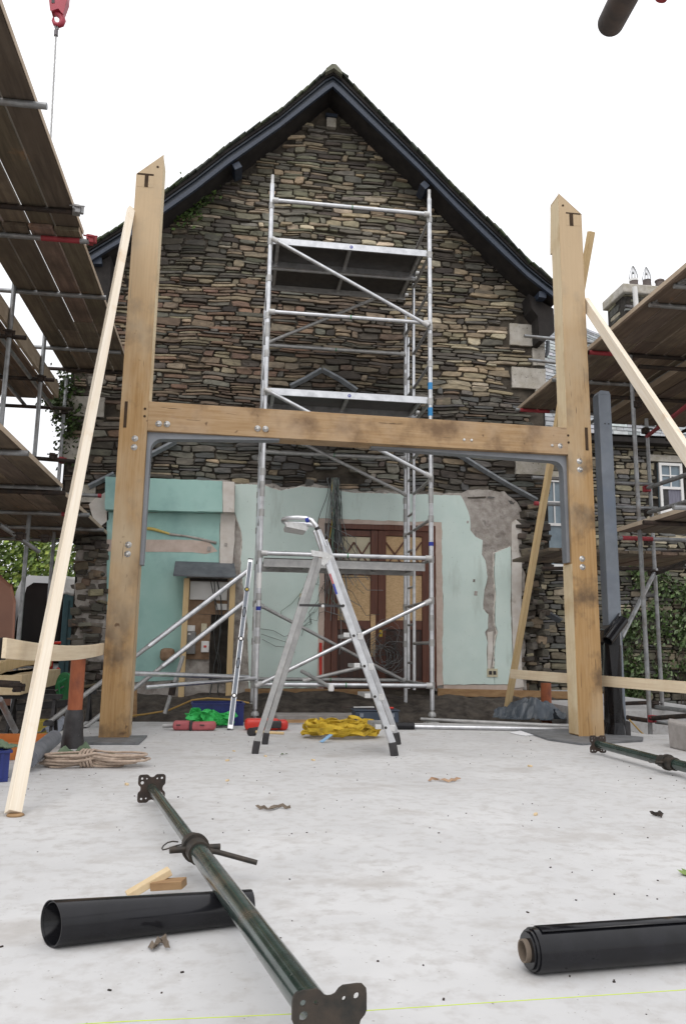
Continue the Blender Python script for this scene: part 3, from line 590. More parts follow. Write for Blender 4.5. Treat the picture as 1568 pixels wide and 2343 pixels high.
obj('dry_stems', st, bark, iv)
ivp = [(at(x, y, YW+.02), (.10, .12, .20)) for x, y in ((150, 890), (150, 940), (156, 990), (160, 1020), (142, 905), (172, 960), (165, 900))] + [(at(120, 920, YW+.1), (.08, .05, .05)), (at(128, 935, YW+.1), (.03, .05, .12))]
iv = thing('ivy', 'dark trailing ivy on the left corner of the stone house', 'ivy', at(150, 1000, YW)); leafcloud('leaves', ivp, leafm, .035, ir, 1500, .8, '', '', parent=iv, tint=((.5, .5, .4), (.7, .8, .5), (.4, .35, .3)))

# ================================================================== METER CUPBOARD
mc = thing('meter_cupboard', 'open timber meter frame under a grey lead canopy against aqua plaster', 'cupboard', at(475, 1600, YW-.2))
def cb(name, x0, y0, x1, y1, m_, yf, yb, bev=0):
    ym, xm = (y0+y1)/2, (x0+x1)/2; p, q = V(at(x0, ym, yf).x, 0, at(xm, y0, yf).z), V(at(x1, ym, yf).x, 0, at(xm, y1, yf).z); return obj(name, MB().box((p.x, yf, p.z), (q.x, yb, q.z)), m_, mc, bevel=bev)
cb('back_board', 427, 1324, 521, 1405, chip, YW-.056, YW-.051); cb('back_board', 427, 1405.5, 480, 1508, chip, YW-.07, YW-.051)
cb('recess', 480.5, 1406, 521, 1560, mortar, YW-.057, YW-.0515)
cb('post', 414, 1322, 427, 1596, pine2, YW-.28, YW-.21, .003); cb('post', 521, 1322, 534, 1602, pine2, YW-.28, YW-.21, .003); cb('head_rail', 427.5, 1323, 520.5, 1328, soffitm, YW-.27, YW-.21)
can = MB(); P = [at(401, 1288, YW-.052), at(535, 1292, YW-.052), at(541, 1322, YW-.42), at(396, 1318, YW-.42)]
can.hexa([P[3], P[2], P[1], P[0]] + [p+V(0, 0, .03) for p in (P[3], P[2], P[1], P[0])]); obj('canopy', can, leadm, mc, bevel=.006)
cb('upstand', 401, 1287, 533, 1294, tarm, YW-.075, YW-.052)
cb('white_panel', 435, 1330, 520, 1372, whitep, YW-.11, YW-.0565, .005); cb('junction_box', 494, 1381, 519, 1395, whitep, YW-.10, YW-.0565, .005)
cb('meter', 427, 1445, 447, 1496, greym, YW-.17, YW-.071, .01); cb('meter_top', 429, 1430, 446, 1444, whitep, YW-.15, YW-.071, .005); cb('meter_display', 430, 1448, 436, 1452, whitep, YW-.174, YW-.1705)
cb('fuse_box', 460, 1426, 473, 1451, creamp, YW-.13, YW-.071, .005); cb('switch_box', 460, 1466, 478, 1492, whitep, YW-.15, YW-.071, .008); cb('switch', 466, 1476, 472, 1481, redm, YW-.158, YW-.1505)
wi = MB()
for k, (xs) in enumerate(([490, 492, 500, 506, 497, 505, 502, 495], [497, 505, 507, 503, 500, 490, 486, 478], [482, 490, 495, 489, 492, 500, 497, 500])):
    wi.path([at(x, 1330+i*38, YW-.13-.03*math.sin(i)) for i, x in enumerate(xs)], .006+.003*(k == 1), 5)
obj('wiring', wi, cabled, mc)

# ================================================================== CABLES
cr = random.Random(17)
def hang(x0, y0, x1, y1, Y0, Y1, wob, n=12):
    return [at(x0+(x1-x0)*t+wob*math.sin(t*5+x0), y0+(y1-y0)*t, Y0+(Y1-Y0)*t) for t in [i/n for i in range(n+1)]]
cab = thing('cable_bundle', 'bundle of grey electric cables hanging out of a hole above the door', 'cables', at(765, 1100, YW-.1))
for mname, m_, n_ in (('cable', cablem, 18), ('cable', cabled, 16), ('cable', cableg, 6), ('cable', cabley, 1)):
    for k in range(n_):
        mb = MB(); x0 = cr.gauss(765, 7); xe = cr.gauss(762, 16) if k % 2 else cr.uniform(730, 800); ye = cr.uniform(1190, 1420)
        pts = [at(x0, 1092, YW+.05)] + hang(x0, 1098, xe, ye, YW-.10, YW-.14, cr.uniform(1, 6))
        if cr.random() < .5: pts += [at(xe+cr.uniform(-25, 60), ye+cr.uniform(10, 60), YW-.15), at(xe+cr.uniform(-30, 90), ye+cr.uniform(50, 110), YW-.15)]
        mb.path(pts, .005, 5); obj('cable', mb, m_, cab)
tan_ = thing('cable_tangle', 'dark tangle of coiled thin cables lying against the door', 'cables', at(880, 1570, YW-.15))
for k in range(34):
    mb = MB(); cx, cy, ra = cr.gauss(880, 18), cr.gauss(1500, 18), cr.uniform(12, 45); a0 = cr.uniform(0, 6)
    mb.path([at(cx+ra*math.cos(a0+t*.45)*cr.uniform(.85, 1.1), cy+ra*1.05*math.sin(a0+t*.45)*cr.uniform(.85, 1.1), YW-.08-.05*cr.random()) for t in range(cr.randint(9, 15))], .0032, 4); obj('cable', mb, cabled if k % 3 else cablem, tan_)
lo_ = thing('loose_cables', 'loose dark cables sprawling over mint plaster left of the door', 'cables', at(690, 1480, YW-.1))
for k in range(13):
    mb = MB(); x, y = cr.uniform(728, 745), cr.uniform(1280, 1400); pts = [at(x, y, YW-.1)]
    for j in range(6): x += cr.uniform(-24, 8) if k % 2 else cr.uniform(-6, 34); y += cr.uniform(-6, 30); pts.append(at(x, y, YW-.09))
    mb.path(pts, .004, 4); obj('cable', mb, cableg if k % 3 == 0 else cabled, lo_)
for k, (x, y) in enumerate(((595, 1438), (597, 1450), (600, 1462))):
    mb = MB(); mb.path([at(x, y, YW-.08), at(x+30, y+4+k*6, YW-.09), at(x+55, y+18, YW-.09), at(x+75, y+12+k*9, YW-.08)], .004, 4); obj('cable', mb, cabled, lo_)

# ================================================================== OAK FRAME
fr = thing('oak_goalpost', 'raw oak goalpost frame of two tall posts joined by a bolted beam', 'timber frame', (1.2, 7.1, 0))
YL, YR = 7.0, 7.1
def oakpost(x0, x1, yf, zt_in, zt_out, inner_right, slot, notch):
    # solid post with a raking cut at the head; the inner side is the high one
    g = bpy.data.objects.new('post', None)
    zi, zo = zt_in, zt_out
    if inner_right: prof = [(x0, .02), (x1, .02), (x1, zi), (x0, zo)]
    else: prof = [(x0, .02), (x1, .02), (x1, zo), (x0, zi)]
    mb = MB(); mb.prism(prof, yf, yf+.22)
    return obj('post', mb, oakv, fr, bevel=.004)
def pz(x, y, Y): return at(x, y, Y)
xl0, xl1 = -1.085, -.846
xr0, xr1 = 3.195, 3.437
zin, zout = at(373, 355, YL).z, at(315, 398, YL).z
pL = oakpost(xl0, xl1, YL, zin, zout, True, None, None)
zin2, zout2 = at(1278, 443, YR).z, at(1325, 490, YR).z
pR = oakpost(xr0, xr1, YR, zin2, zout2, False, None, None)
zbt, zbb = 2.975, 2.70
bm = MB(); bm.hexa([(xl1+.001, YL, zbb), (xr0-.001, YR, zbb), (xr0-.001, YR+.2, zbb), (xl1+.001, YL+.2, zbb), (xl1+.001, YL, zbt), (xr0-.001, YR, zbt), (xr0-.001, YR+.2, zbt), (xl1+.001, YL+.2, zbt)])
obj('beam', bm, oakh, fr, bevel=.004)
# paler sawn inner faces of the posts, tenons, notches and slots
fc = MB(); fc.box((xl1, YL+.006, zbt+.003), (xl1+.004, YL+.215, zin-.03)); obj('sawn_face', fc, oakpale, fr)
fc = MB(); fc.box((xr0-.004, YR+.006, zbt+.003), (xr0, YR+.215, zin2-.03)); obj('sawn_face', fc, oakpale, fr)
fc = MB(); fc.box((xr0-.004, YR+.006, .03), (xr0, YR+.215, 1.62)); obj('sawn_face', fc, oakpale, fr)
tn = MB(); tn.prism([(xr0+.0, zin2-.55), (xr0+.09, zin2-.55), (xr0+.09, zin2-.10), (xr0+.02, zin2-.06)], YR+.22, YR+.27); obj('tenon', tn, oakpale, fr)
def frontbox(name, x0, y0, x1, y1, Y, m_, dp_=.003):
    ym, xm = (y0+y1)/2, (x0+x1)/2; p, q = V(at(x0, ym, Y).x, 0, at(xm, y0, Y).z), V(at(x1, ym, Y).x, 0, at(xm, y1, Y).z); return obj(name, MB().box((p.x, Y-dp_, p.z), (q.x, Y+.02, q.z)), m_, fr)
hollow = mat('mortise_shadow_wood', (.035, .02, .01), (.06, .035, .018), ns=9, rough=.95)
cutm = mat('pale_end_grain', (.58, .44, .26), (.68, .54, .34), ns=14, rough=.8)
frontbox('mortise', 284, 918, 291, 978, YL, hollow); frontbox('mortise', 1337, 978, 1343.5, 1030, YR, hollow)
frontbox('notch', 314.5, 397, 352, 401, YL, hollow); frontbox('notch_face', 314.5, 401, 352, 428, YL, oakv, .0015); frontbox('mortise', 331, 401, 339.5, 428, YL, hollow, .004)
frontbox('notch', 1293, 487, 1325.5, 490, YR, hollow); frontbox('notch_face', 1293, 490, 1325.5, 516, YR, oakv, .0015); frontbox('mortise', 1301, 490, 1309.5, 516.5, YR, hollow, .004)
for x, y, Y in ((361, 382, YL), (1286, 470, YR), (332, 935, YL), (331, 952, YL), (1298, 996, YR), (1299, 1012, YR)):
    p = at(x, y, Y); pg = MB(); pg.tube((p.x, Y-.003, p.z), (p.x, Y+.01, p.z), .012, 10); obj('peg_hole', pg, hollow, fr)
bolts = [(363, 969, YL), (382, 970, YL), (589, 980, YL+.02), (607, 981, YL+.02), (1060, 1006, YR-.02), (1077, 1007, YR-.02), (1261, 1019, YR), (1279, 1020, YR), (309, 1003, YL), (307, 1023, YL), (294, 1246, YL), (292, 1267, YL), (1324, 1055, YR), (1325, 1074, YR), (1330, 1278, YR), (1331, 1297, YR)]
bl = None
for x, y, Y in bolts:
    p = at(x, y, Y); yy = p.y; bo = MB(); bo.lathe((p.x, yy+.003, p.z), [(.029, 0), (.029, .005), (.014, .006), (.014, .014), (.008, .019)], 14, (0, -1, 0)); obj('bolt', bo, zinc, fr)
# steel knee brackets under the beam
def knee(sign, xp, Y, xend, zlow):
    o = []; i_ = []
    zt = zbb-.001; t = .036
    pts_out = [(xp, zlow), (xp, zt), (xend, zt)]
    r = .10; inn = [(xend, zt-.012)]
    for k in range(7):
        a = k/6*math.pi/2; inn.append((xp+sign*(t+r-r*math.sin(a)), zt-.058-r+r*math.cos(a)))
    inn += [(xp+sign*.03, zlow)]
    mb = MB(); mb.prism([pts_out[0], pts_out[1], pts_out[2]]+inn, Y+.05, Y+.16); return obj('knee_bracket', mb, bracket_m, fr, bevel=.003)
knee(1, xl1+.002, YL, at(640, 1003, YL).x, at(320, 1290, YL).z); knee(-1, xr0-.002, YR, at(850, 1020, YR).x, at(1305, 1285, YR).z)
for pts, nm, lb in (([(178, 1690), (337, 1686), (318, 1704), (180, 1704)], 'dpc_sheet', 'grey slate-coloured damp-proof sheet under the left oak post'), ([(1175, 1667), (1300, 1672), (1470, 1690), (1468, 1697), (1330, 1705), (1252, 1694)], 'dpc_sheet', 'crumpled grey damp-proof sheet under the right oak post')):
    P = [gp(x, y) for x, y in pts]; mb = MB(); mb.prismz([(p.x, p.y) for p in P], .003, .018); one(nm, mb, dpcm, lb, 'sheet')

# ================================================================== ALUMINIUM TOWER
YF, YB = 8.9, 10.3; XA, XB = .265, 2.262; ZR = [.39+.4825*k for k in range(13)]
tw = thing('scaffold_tower', 'silver aluminium access tower standing against the gable', 'scaffold tower', ((XA+XB)/2, 9.6, -.05))
def T(name, a, b, r, m_=alu, seg=12): return obj(name, MB().tube(a, b, r, seg), m_, tw)
ztop = 6.6
def standard(x, y, zt, zb=.12):
    o = T('standard', (x, y, zb), (x, y, zt-.13), .0275)
    s = MB(); s.lathe((x, y, zt-.13), [(.0275, 0), (.02, .03), (.02, .125), (.0215, .13)], 12); q = obj('spigot', s, alucast, o); return o
WLOC_fix = None
stds = []
for x, y, zt in ((XA, YF, ztop), (XB, YF, ztop), (XB, YB, 5.55), (XA, YB, 5.55)):
    mb = MB().tube((x, y, .12), (x, y, zt-.13), .0275, 12); o = obj('standard', mb, alu, tw); stds.append(o)
    s = MB(); s.lathe((x, y, zt-.13), [(.0275, 0), (.02, .03), (.02, .125), (.0215, .13)], 12); obj('spigot', s, alucast, o)
    jk = MB(); jk.tube((x, y, -.03), (x, y, .13), .019, 10); jk.lathe((x, y, .05), [(.045, 0), (.045, .025), (.03, .05)], 10); obj('jack_leg', jk, alud, o)
    ft = MB(); ft.box((x-.06, y-.06, -.2 if y > 9 else -.02), (x+.06, y+.06, .0 if y < 9 else -.03)); ft.box((x-.085, y-.085, -.24 if y > 9.0 else -.2), (x+.085, y+.085, -.2 if y > 9 else -.02)); obj('foot', ft, alucast, o)
    for z in ZR:
        if z < zt-.2: obj('collar', MB().tube((x, y, z-.04), (x, y, z+.04), .034, 12), alud, o)
    for z in (1.1, 2.6, 4.55): obj('joint_sleeve', MB().tube((x, y, z-.09), (x, y, z+.09), .0305, 12), alud, o)
# ladder uprights and rungs in both end frames
for x in (XA, XB):
    for yy in (10.13, 9.8): T('ladder_upright', (x, yy, .3), (x, yy, 5.75 if yy < 10 else 5.1), .021)
    for k, z in enumerate(ZR):
        if z < 6.3: T('rung', (x, YF, z), (x, (9.8 if k % 2 else YB) if z < 5.6 else 9.8, z), .02, alud, 10)
        if z < 5.3: T('short_rung', (x, 9.8, z+.24), (x, 10.13, z+.24), .016, alud, 8)
def clip(p, m_=alucast):
    mb = MB(); mb.lathe(Vector(p)-V(0, .0, .035), [(.037, 0), (.037, .07)], 10); obj('hook_clip', mb, m_, tw)
def ledger(y, z, r=.0255, m_=alu, dy=0):
    yy = y+dy; o = T('ledger', (XA+.02, yy, z), (XB-.02, yy, z), r, m_)
    for x in (XA+.045, XB-.045):
        h = MB(); h.tube((x-.035, yy, z), (x+.035, yy, z), r+.009, 10); obj('hook', h, alucast, o)
    g = MB(); g.tube(((XA+XB)/2-.006, yy, z), ((XA+XB)/2+.006, yy, z), r+.002, 12); obj('tape_mark', g, greenbr, o)
    return o
zF = lambda y: at(985, y, YF).z
ledger(YF-.05, zF(1568)); ledger(YF-.05, zF(1278)); ledger(YF-.05, zF(743)); ledger(YF-.05, zF(495.7))
for y in (812, 1050, 1556): ledger(YB-.03, at(925, y, YB).z, m_=alud)
def brace(x0, y0, x1, y1, Y, m_=alu): 
    o = T('diagonal_brace', at(x0, y0, Y), at(x1, y1, Y), .0235, m_)
    a_, b_ = at(x0, y0, Y), at(x1, y1, Y); d_ = (b_-a_).normalized()
    for p in (a_, b_):
        h = MB(); h.tube(p-d_*.04, p+d_*.04, .032, 10); obj('hook', h, alucast, o)
brace(629, 549, 972, 741, YF-.07); brace(613, 894, 978, 1087, YF-.07); brace(592, 1566, 978, 1377, YF-.07)
brace(612, 784, 925, 655, YB-.05, alud); brace(690, 1013, 925, 1130, YB-.05, alud); brace(596, 1385, 925, 1558, YB-.05, alud); brace(700, 1556, 842, 1522, 9.4, alud); 
def platform(z, y0=YF-.01, n=2, dark=True):
    for k in range(n):
        ya, yb = y0+.03+k*.66, y0+.03+k*.66+.62
        pl = MB().box((XA+.04, ya+.02, z+.02), (XB-.04, yb-.02, z+.035)); o = obj('platform_deck', pl, plywood_d, tw)
        fr_ = MB()
        for yy in (ya, yb-.025): fr_.box((XA+.03, yy, z-.055), (XB-.03, yy+.025, z+.026))
        obj('side_rail', fr_, alu if k == 0 else alud, o)
        for f in (.03, .5, .97): x = XA+.04+(XB-XA-.08)*f; obj('cross_member', MB().box((x-.02, ya+.026, z-.02), (x+.02, yb-.026, z+.019)), alud, o)
        hk = MB()
        for x, s in ((XA+.0, 1), (XB, -1)):
            for yy in (ya+.04, yb-.06): hk.tube((x+s*.05, yy, z), (x, yy, z), .028, 10)
        obj('hook', hk, alucast, o)
        if k == 0:
            lb = MB(); lb.tube((1.27, ya-.0035, z-.015), (1.27, ya+.001, z-.015), .02, 14); obj('round_sticker', lb, labelb, o)
            lb = MB(); lb.box((1.268-.004, ya-.0045, z-.026), (1.268+.004, ya-.0034, z-.004)); obj('sticker_mark', lb, whitep, o)
platform(at(985, 576, YF).z-.0); platform(at(985, 912, YF).z); 
# low walk board at mid-door height, seen edge-on
z = at(700, 1284, YF).z
pl = MB().box((XA+.05, YF+.05, z+.02), (XB-.08, YF+.62, z+.035)); o = obj('platform_deck', pl, plywood_d, tw)
f_ = MB(); f_.box((XA+.04, YF+.02, z-.07), (XB-.07, YF+.045, z+.02)); f_.box((XA+.04, YF+.6, z-.07), (XB-.07, YF+.625, z+.02)); obj('side_rail', f_, alud, o)
for k in range(5): x = XA+.1+k*.43; f_ = MB().box((x, YF+.046, z-.04), (x+.03, YF+.6, z+.018)); obj('cross_member', f_, alud, o)
# labels on the standards
def band_label(x, y0, y1, Y, m_, r=.0285, X=None):
    p, q = at(x, y0, Y), at(x, y1, Y); X = X if X is not None else p.x; obj('sticker', MB().tube((X, Y, q.z), (X, Y, p.z), r, 14), m_, tw)
band_label(587, 1387, 1396, YF, labelb, X=XA); band_label(587, 1404, 1420, YF, labelb, X=XA); band_label(587, 1310, 1345, YF, whitep, X=XA)
band_label(986, 876, 892, YF, labelc, X=XB); band_label(986, 933, 952, YF, labelc, X=XB); band_label(987, 1240, 1249, YF, labelb, X=XB)
# stabiliser outriggers to the left
og = [((571, 1302), 8.85, (112, 1652), 7.9), ((560, 1376), 8.85, (190, 1667), 8.0)]
for (a_, Ya, b_, Yb) in og:
    A_, B_ = at(*a_, Ya), at(*b_, Yb)
    mb = MB().tube(A_, A_.lerp(B_, .55), .0275, 12); o = obj('stabiliser', mb, alu, tw); obj('inner_tube', MB().tube(A_.lerp(B_, .5), B_, .022, 10), alud, o)
    obj('rubber_foot', MB().lathe(B_-V(0, 0, .03), [(.05, 0), (.05, .03), (.03, .05)], 12), tarm, o)
T('stabiliser', at(303, 1540, 7.9), at(570, 1549, 8.85), .025); T('stabiliser', at(334, 1572, 8.2), at(585, 1551, 8.88), .022, alu)
st2 = MB().tube(at(419, 1500, 8.75), at(377, 1632, 8.7), .022, 10); obj('stabiliser', st2, alud, tw)
cl = MB(); cl.tube(at(398, 1560, 8.72), at(392, 1590, 8.72), .036, 12); obj('swivel_clamp', cl, rustdark, tw)
st2 = MB().tube(at(690, 1535, 9.2), at(756, 1572, 8.6), .022, 10); obj('stabiliser', st2, alud, tw)
cl = MB(); p = at(757, 1572, 8.6); cl.lathe(p-V(0, 0, .04), [(.03, 0), (.035, .03), (.025, .07)], 10); obj('end_cap', cl, whitep, tw)

# ================================================================== STEP LADDER
yl = 6.05; ld = thing('stepladder', 'open aluminium platform stepladder with curved knee rail', 'stepladder', (.7, 6.3, 0))
YD = .45
def LD(name, pts, w_, h_, m_=alu, side=(0, 1, 0), bev=.004):
    mb = MB()
    for p, q in zip(pts, pts[1:]): mb.beam(p, q, w_, h_, side)
    return obj(name, mb, m_, ld, bevel=bev)
fl = V(*gp(583, 1724)[:2], 0.0); frt = V(*gp(902, 1729)[:2], 0.0); YN = fl.y; YN2 = frt.y
apL = at(727, 1262, (YN+YN2)/2+.02); apR = at(748, 1258, (YN+YN2)/2)
off = V(.095, .60, 0); offr = V(*(gp(909, 1703)-gp(902, 1729))[:2], 0)
legs = []
for nm, o_ in (('near', V(0, 0, 0)), ('far', off)):
    f_ = fl+o_+V(0, 0, .05); t_ = apL+o_*.72
    mb = MB().beam(f_, t_, .026, .044, (1, 0, .4)); l = obj('rear_leg', mb, alud, ld, bevel=.006)
    s = MB().beam(fl+o_, f_+(t_-f_)*.03, .034, .052, (1, 0, .4)); obj('rubber_foot', s, tarm, l, bevel=.006)
    o_ = offr if nm == 'far' else o_
    f2 = frt+o_+V(0, 0, .05); t2 = at(722, 1212, YN2+.02)+o_*.75
    mb = MB().beam(f2, t2, .028, .050, (1, 0, -.4)); l = obj('stile', mb, alu, ld, bevel=.008)
    s = MB().beam(frt+o_, f2+(t2-f2)*.03, .036, .058, (1, 0, -.4)); obj('rubber_foot', s, tarm, l, bevel=.006)
    if nm == 'near':
        for px, py in ((784, 1385.5), (808, 1454), (832, 1523.5), (856, 1593), (880.5, 1664)):
            p = at(px, py, YN2-.0); h = MB(); h.tube((p.x, p.y-.018, p.z), (p.x, p.y-.0145, p.z), .011, 12); obj('bolt_hole', h, tarm, l)
            h = MB(); h.tube((p.x, p.y-.0165, p.z), (p.x, p.y-.0142, p.z), .0145, 12); obj('washer', h, zinc, l)
        for (x0, y0), c_ in (((754, 1312), pinkred), ((762, 1335), labelb)):
            a_ = at(x0, y0, YN2-.017); d_ = (at(x0+8, y0+24, YN2-.017)-a_); mb = MB().beam(a_, a_+d_, .003, .014, (1, 0, -.4)); obj('sticker', mb, c_, l)
for px, py in ((808, 1454), (832, 1523.5), (856, 1593), (880.5, 1664)):
    p = at(px, py, YN2); mb = MB().box((p.x-.055, p.y+.02, p.z-.014), (p.x+.055, p.y+YD+.02, p.z+.014)); o = obj('tread', mb, alud, ld, bevel=.004)
    for yy in (-.022, ):
        k = MB().box((p.x+.03, p.y-.012, p.z-.03), (p.x+.075, p.y+.02, p.z+.02)); obj('tread_bracket', k, alucast, o, bevel=.004)
        k = MB().box((p.x-.075, p.y-.006, p.z-.012), (p.x-.03, p.y+.02, p.z+.022)); obj('tread_bracket', k, alucast, o, bevel=.004)
p0 = at(684, 1384, YN2-.02); p1 = at(786, 1386, YN2-.02); sp = MB().beam(p0, p1, .006, .018); o = obj('spreader_bar', sp, tarm, ld)
for x in (738,): c = at(x, 1386, YN2-.03); obj('pivot', MB().tube(c, c+V(0, .02, 0), .012, 10), zinc, o)
# platform, hinge bracket and knee hoop
pc = at(716, 1272, YN2+.0)
hb = MB().prism([(q.x, q.z) for q in (at(711, 1260, YN2), at(745, 1265, YN2), at(760, 1272, YN2), at(752, 1282, YN2), at(740, 1294, YN2), at(733, 1292, YN2), at(735, 1275, YN2), at(712, 1272, YN2))], YN2-.03, YN2-.015); obj('hinge_bracket', hb, alucast, ld, bevel=.003)
for px, py in ((717, 1266), (748, 1275), (737, 1288)): c = at(px, py, YN2-.03); obj('rivet', MB().tube(c+V(0, -.003, 0), c, .008, 10), zinc, ld)
N = YN2; hoop = [at(747, 1290, N), at(738, 1250, N), at(729, 1220, N), at(723, 1203, N), at(713, 1190, N+.02), at(700, 1185, N+.05), at(680, 1184, N+.05), at(660, 1185, N+.06), at(648, 1188, N+.12), at(648, 1192, N+.25), at(655, 1197, N+.36), at(680, 1198, N+.42), at(705, 1199, N+.42), at(722, 1203, N+.42), at(731, 1215, N+.42), at(745, 1250, N+.42)]
hm = MB().path(hoop, .018, 10); obj('knee_hoop', hm, alu, ld)
for a_, b_ in (((699, 1186), (710, 1179)),): mb = MB().tube(at(700, 1190, N+.045), at(708, 1188, N+.03), .0205, 10); obj('hoop_tape', mb, labelb, ld)
mb = MB().tube(at(724, 1206, N-.0), at(727, 1212, N-.0), .0205, 10); obj('hoop_tape', mb, tarm, ld)
tr_ = MB(); q = [at(653, 1196, N+.06), at(695, 1198, N+.06), at(704, 1208, N+.06), at(699, 1212, N+.06), at(655, 1205, N+.06)]; tr_.prism([(p.x, p.z) for p in q], N+.06, N+.34); obj('tool_tray', tr_, alucast, ld, bevel=.006)

# ================================================================== SPIRIT LEVEL
a_, b_ = V(*gp(526, 1670)[:2], 0), None; b_ = at(573, 1279, 8.55); lv = thing('spirit_level', 'long silver spirit level leaning upright against the scaffold tower', 'spirit level', a_)
ax = (b_-a_).normalized(); obj('body', MB().beam(a_, b_, .024, .052, (1, 0, 0)), alu, lv, bevel=.002)
sx = ax.cross(V(1, 0, 0)).normalized(); sx = sx if sx.y < 0 else -sx
side = (V(1, 0, 0) - ax*ax.x).normalized()
L_ = (b_-a_).length
obj('grey_face', MB().beam(a_+sx*.0125+ax*.05, b_+sx*.0125-ax*.04, .002, .036, (1, 0, 0)), steelgrey, lv)
for t in (.0, .995): obj('end_cap', MB().beam(a_.lerp(b_, t)-ax*.001, a_.lerp(b_, t)+ax*.012, .028, .056, (1, 0, 0)), tarm, lv)
for t in (.18, .50, .80): c = a_.lerp(b_, t); o = obj('vial', MB().lathe(c+sx*.0115, [(.026, 0), (.026, .004)], 14, sx), tarm, lv); obj('vial_glass', MB().lathe(c+sx*.0157, [(.014, 0), (.014, .002)], 12, sx), cabley if t == .80 else zinc, o)
for t in (.36, .66): c = a_.lerp(b_, t); hpt = [c+sx*.0145+ax*(.055*math.cos(k*math.pi/6)) + side*(.017*math.sin(k*math.pi/6)) for k in range(12)]; obj('hand_grip', MB().path(hpt, .005, 6, closed=True), tarm, lv)

# ================================================================== TIMBER PROPS AND RAILS
def post(name, p0, p1, w_, h_, up, m_, label, cat='timber', bev=.003, bow=0, n=1):
    p0, p1 = Vector(p0), Vector(p1); z = (p1-p0).normalized(); u = Vector(up); u = (u-z*u.dot(z)).normalized(); x = u.cross(z)
    o = one(name, MB().beam((0, 0, 0), (0, 0, (p1-p0).length), w_, h_, (0, 1, 0), bow, n), m_, label, cat, bevel=bev)
    for v in o.data.vertices: v.co += o.location
    mm = Matrix((x, u, z)).transposed().to_4x4(); mm.translation = p0; o.matrix_world = mm; return o
p0 = V(*gp(30, 1866)[:2], .012); p1 = at(300, 478, 7.02); p1.x = min(p1.x, xl0-.03)
post('timber_prop', p0, p1, .062, .05, (.6, -.8, .2), pine, 'long pale pine prop leaning against the left oak post')
bl = MB(); g = gp(30, 1866); bl.lathe((g.x+.012, g.y-.005, 0), [(.035, 0), (.04, .006), (.03, .012)], 9); one('wood_packer', bl, timberb, 'small brown wood scrap under the foot of the left pine prop', 'offcut')
pA = at(1343, 700, 7.15); pB = at(1570, 1040, 5.1); d_ = (pB-pA); pC = pA+d_*((.0-pA.z)/d_.z)
post('timber_prop', pA-d_.normalized()*.1, pC, .05, .105, (0, -1, .6), pine, 'pale pine raking prop sloping down to the right from the right oak post')
pA = at(1351, 530, 7.42); pB = V(*gp(1156, 1638)[:2], .0)
post('timber_prop', pB, pA, .075, .05, (.4, -1, 0), pine2, 'yellowish pine prop crossing behind the right oak post')
pA = at(1167, 1541, 8.75); pB = at(1640, 1578, 6.0)
post('board_rail', pA, pB, .022, .10, (0, 0, 1), pineh, 'pale horizontal board nailed behind the right oak post', 'board')
pA = at(10, 1482, 4.1); pB = at(236, 1484, 7.03)
post('board_rail', pA, pB, .022, .10, (0, 0, 1), pineh, 'bowed pale board nailed across to the left oak post', 'board', bow=.03, n=10)
pA = at(-60, 1490, 4.05); pB = at(11, 1483, 4.14)
post('board_rail', pA, pB, .03, .11, (0, 0, 1), soffitm, 'dark stained board end at the left edge of the picture', 'board')

# ================================================================== STEEL COLUMNS
g = gp(1408, 1684); cx_, cy_ = g.x+.05, g.y+.08; zt = at(1390, 902, cy_-.08).z
sc_ = thing('steel_column', 'square grey primed steel column beside the right oak post', 'column', (cx_, cy_, 0))
mb = MB().box((cx_-.068, cy_-.068, .14), (cx_+.068, cy_+.068, zt)); obj('shaft', mb, steelgrey, sc_, bevel=.008)
mb = MB(); mb.prism([(cx_-.068, zt), (cx_+.068, zt), (cx_+.05, zt+.04), (cx_-.04, zt+.045)], cy_-.065, cy_+.065); obj('cap', mb, steelgrey, sc_)
for x in (1395, 1403): p = at(x+33, 1714, 7.2)
for px, py in ((1436.5, 1290), (1450, 1290)): pass
for px, py in ((1561/1, 0),): pass
for dx in (-.03, .01): z = at(1408, 975, cy_).z; obj('bolt_hole', MB().tube((cx_+dx+.02, cy_-.070, z), (cx_+dx+.02, cy_-.065, z), .008, 8), tarm, sc_)
wr = MB(); zs = [.0, .12, .3, .55, .85, 1.02, 1.12]; ww = [.13, .105, .10, .10, .105, .11, .10]
wv_ = []; wf = []; wr2 = random.Random(4)
for i, (z, w_) in enumerate(zip(zs, ww)):
    for k in range(12):
        a0 = 2*math.pi*k/12; sq = max(abs(math.cos(a0)), abs(math.sin(a0)))**.75
        xx = cx_-.035+math.cos(a0)/sq*w_*.78+wr2.uniform(-.008, .008); yy = cy_-.02+math.sin(a0)/sq*w_*.95+wr2.uniform(-.01, .01)
        wv_.append((xx, yy, z+.005+(xx-cx_)*(1.1 if i >= 5 else 0)))
for i in range(len(zs)-1):
    for k in range(12): wf.append((i*12+k, i*12+(k+1) % 12, (i+1)*12+(k+1) % 12, (i+1)*12+k))
wf.append(tuple((len(zs)-1)*12+k for k in range(12)))
wr.add(wv_, wf); obj('black_wrapping', wr, blackp, sc_, bevel=.01)
mb = MB().box((cx_-.095, cy_-.097, 0), (cx_+.095, cy_+.097, .14)); obj('foot_plate', mb, tarm, sc_, bevel=.01)
tb_ = MB().pipe(at(1388, 1466, cy_-.22), at(1424, 1418, cy_-.10), .05, .01, 16); obj('rolled_plastic', tb_, blackp, sc_)
g = gp(161, 1713); rcx, rcy = g.x, g.y+.07; rc_ = thing('rusty_post', 'round orange-rust steel post with a black tarred foot on the left', 'post', (rcx, rcy, 0))
obj('shaft', MB().tube((rcx, rcy, .28), (rcx, rcy, at(174, 1503, rcy).z), .055, 20), orustm, rc_)
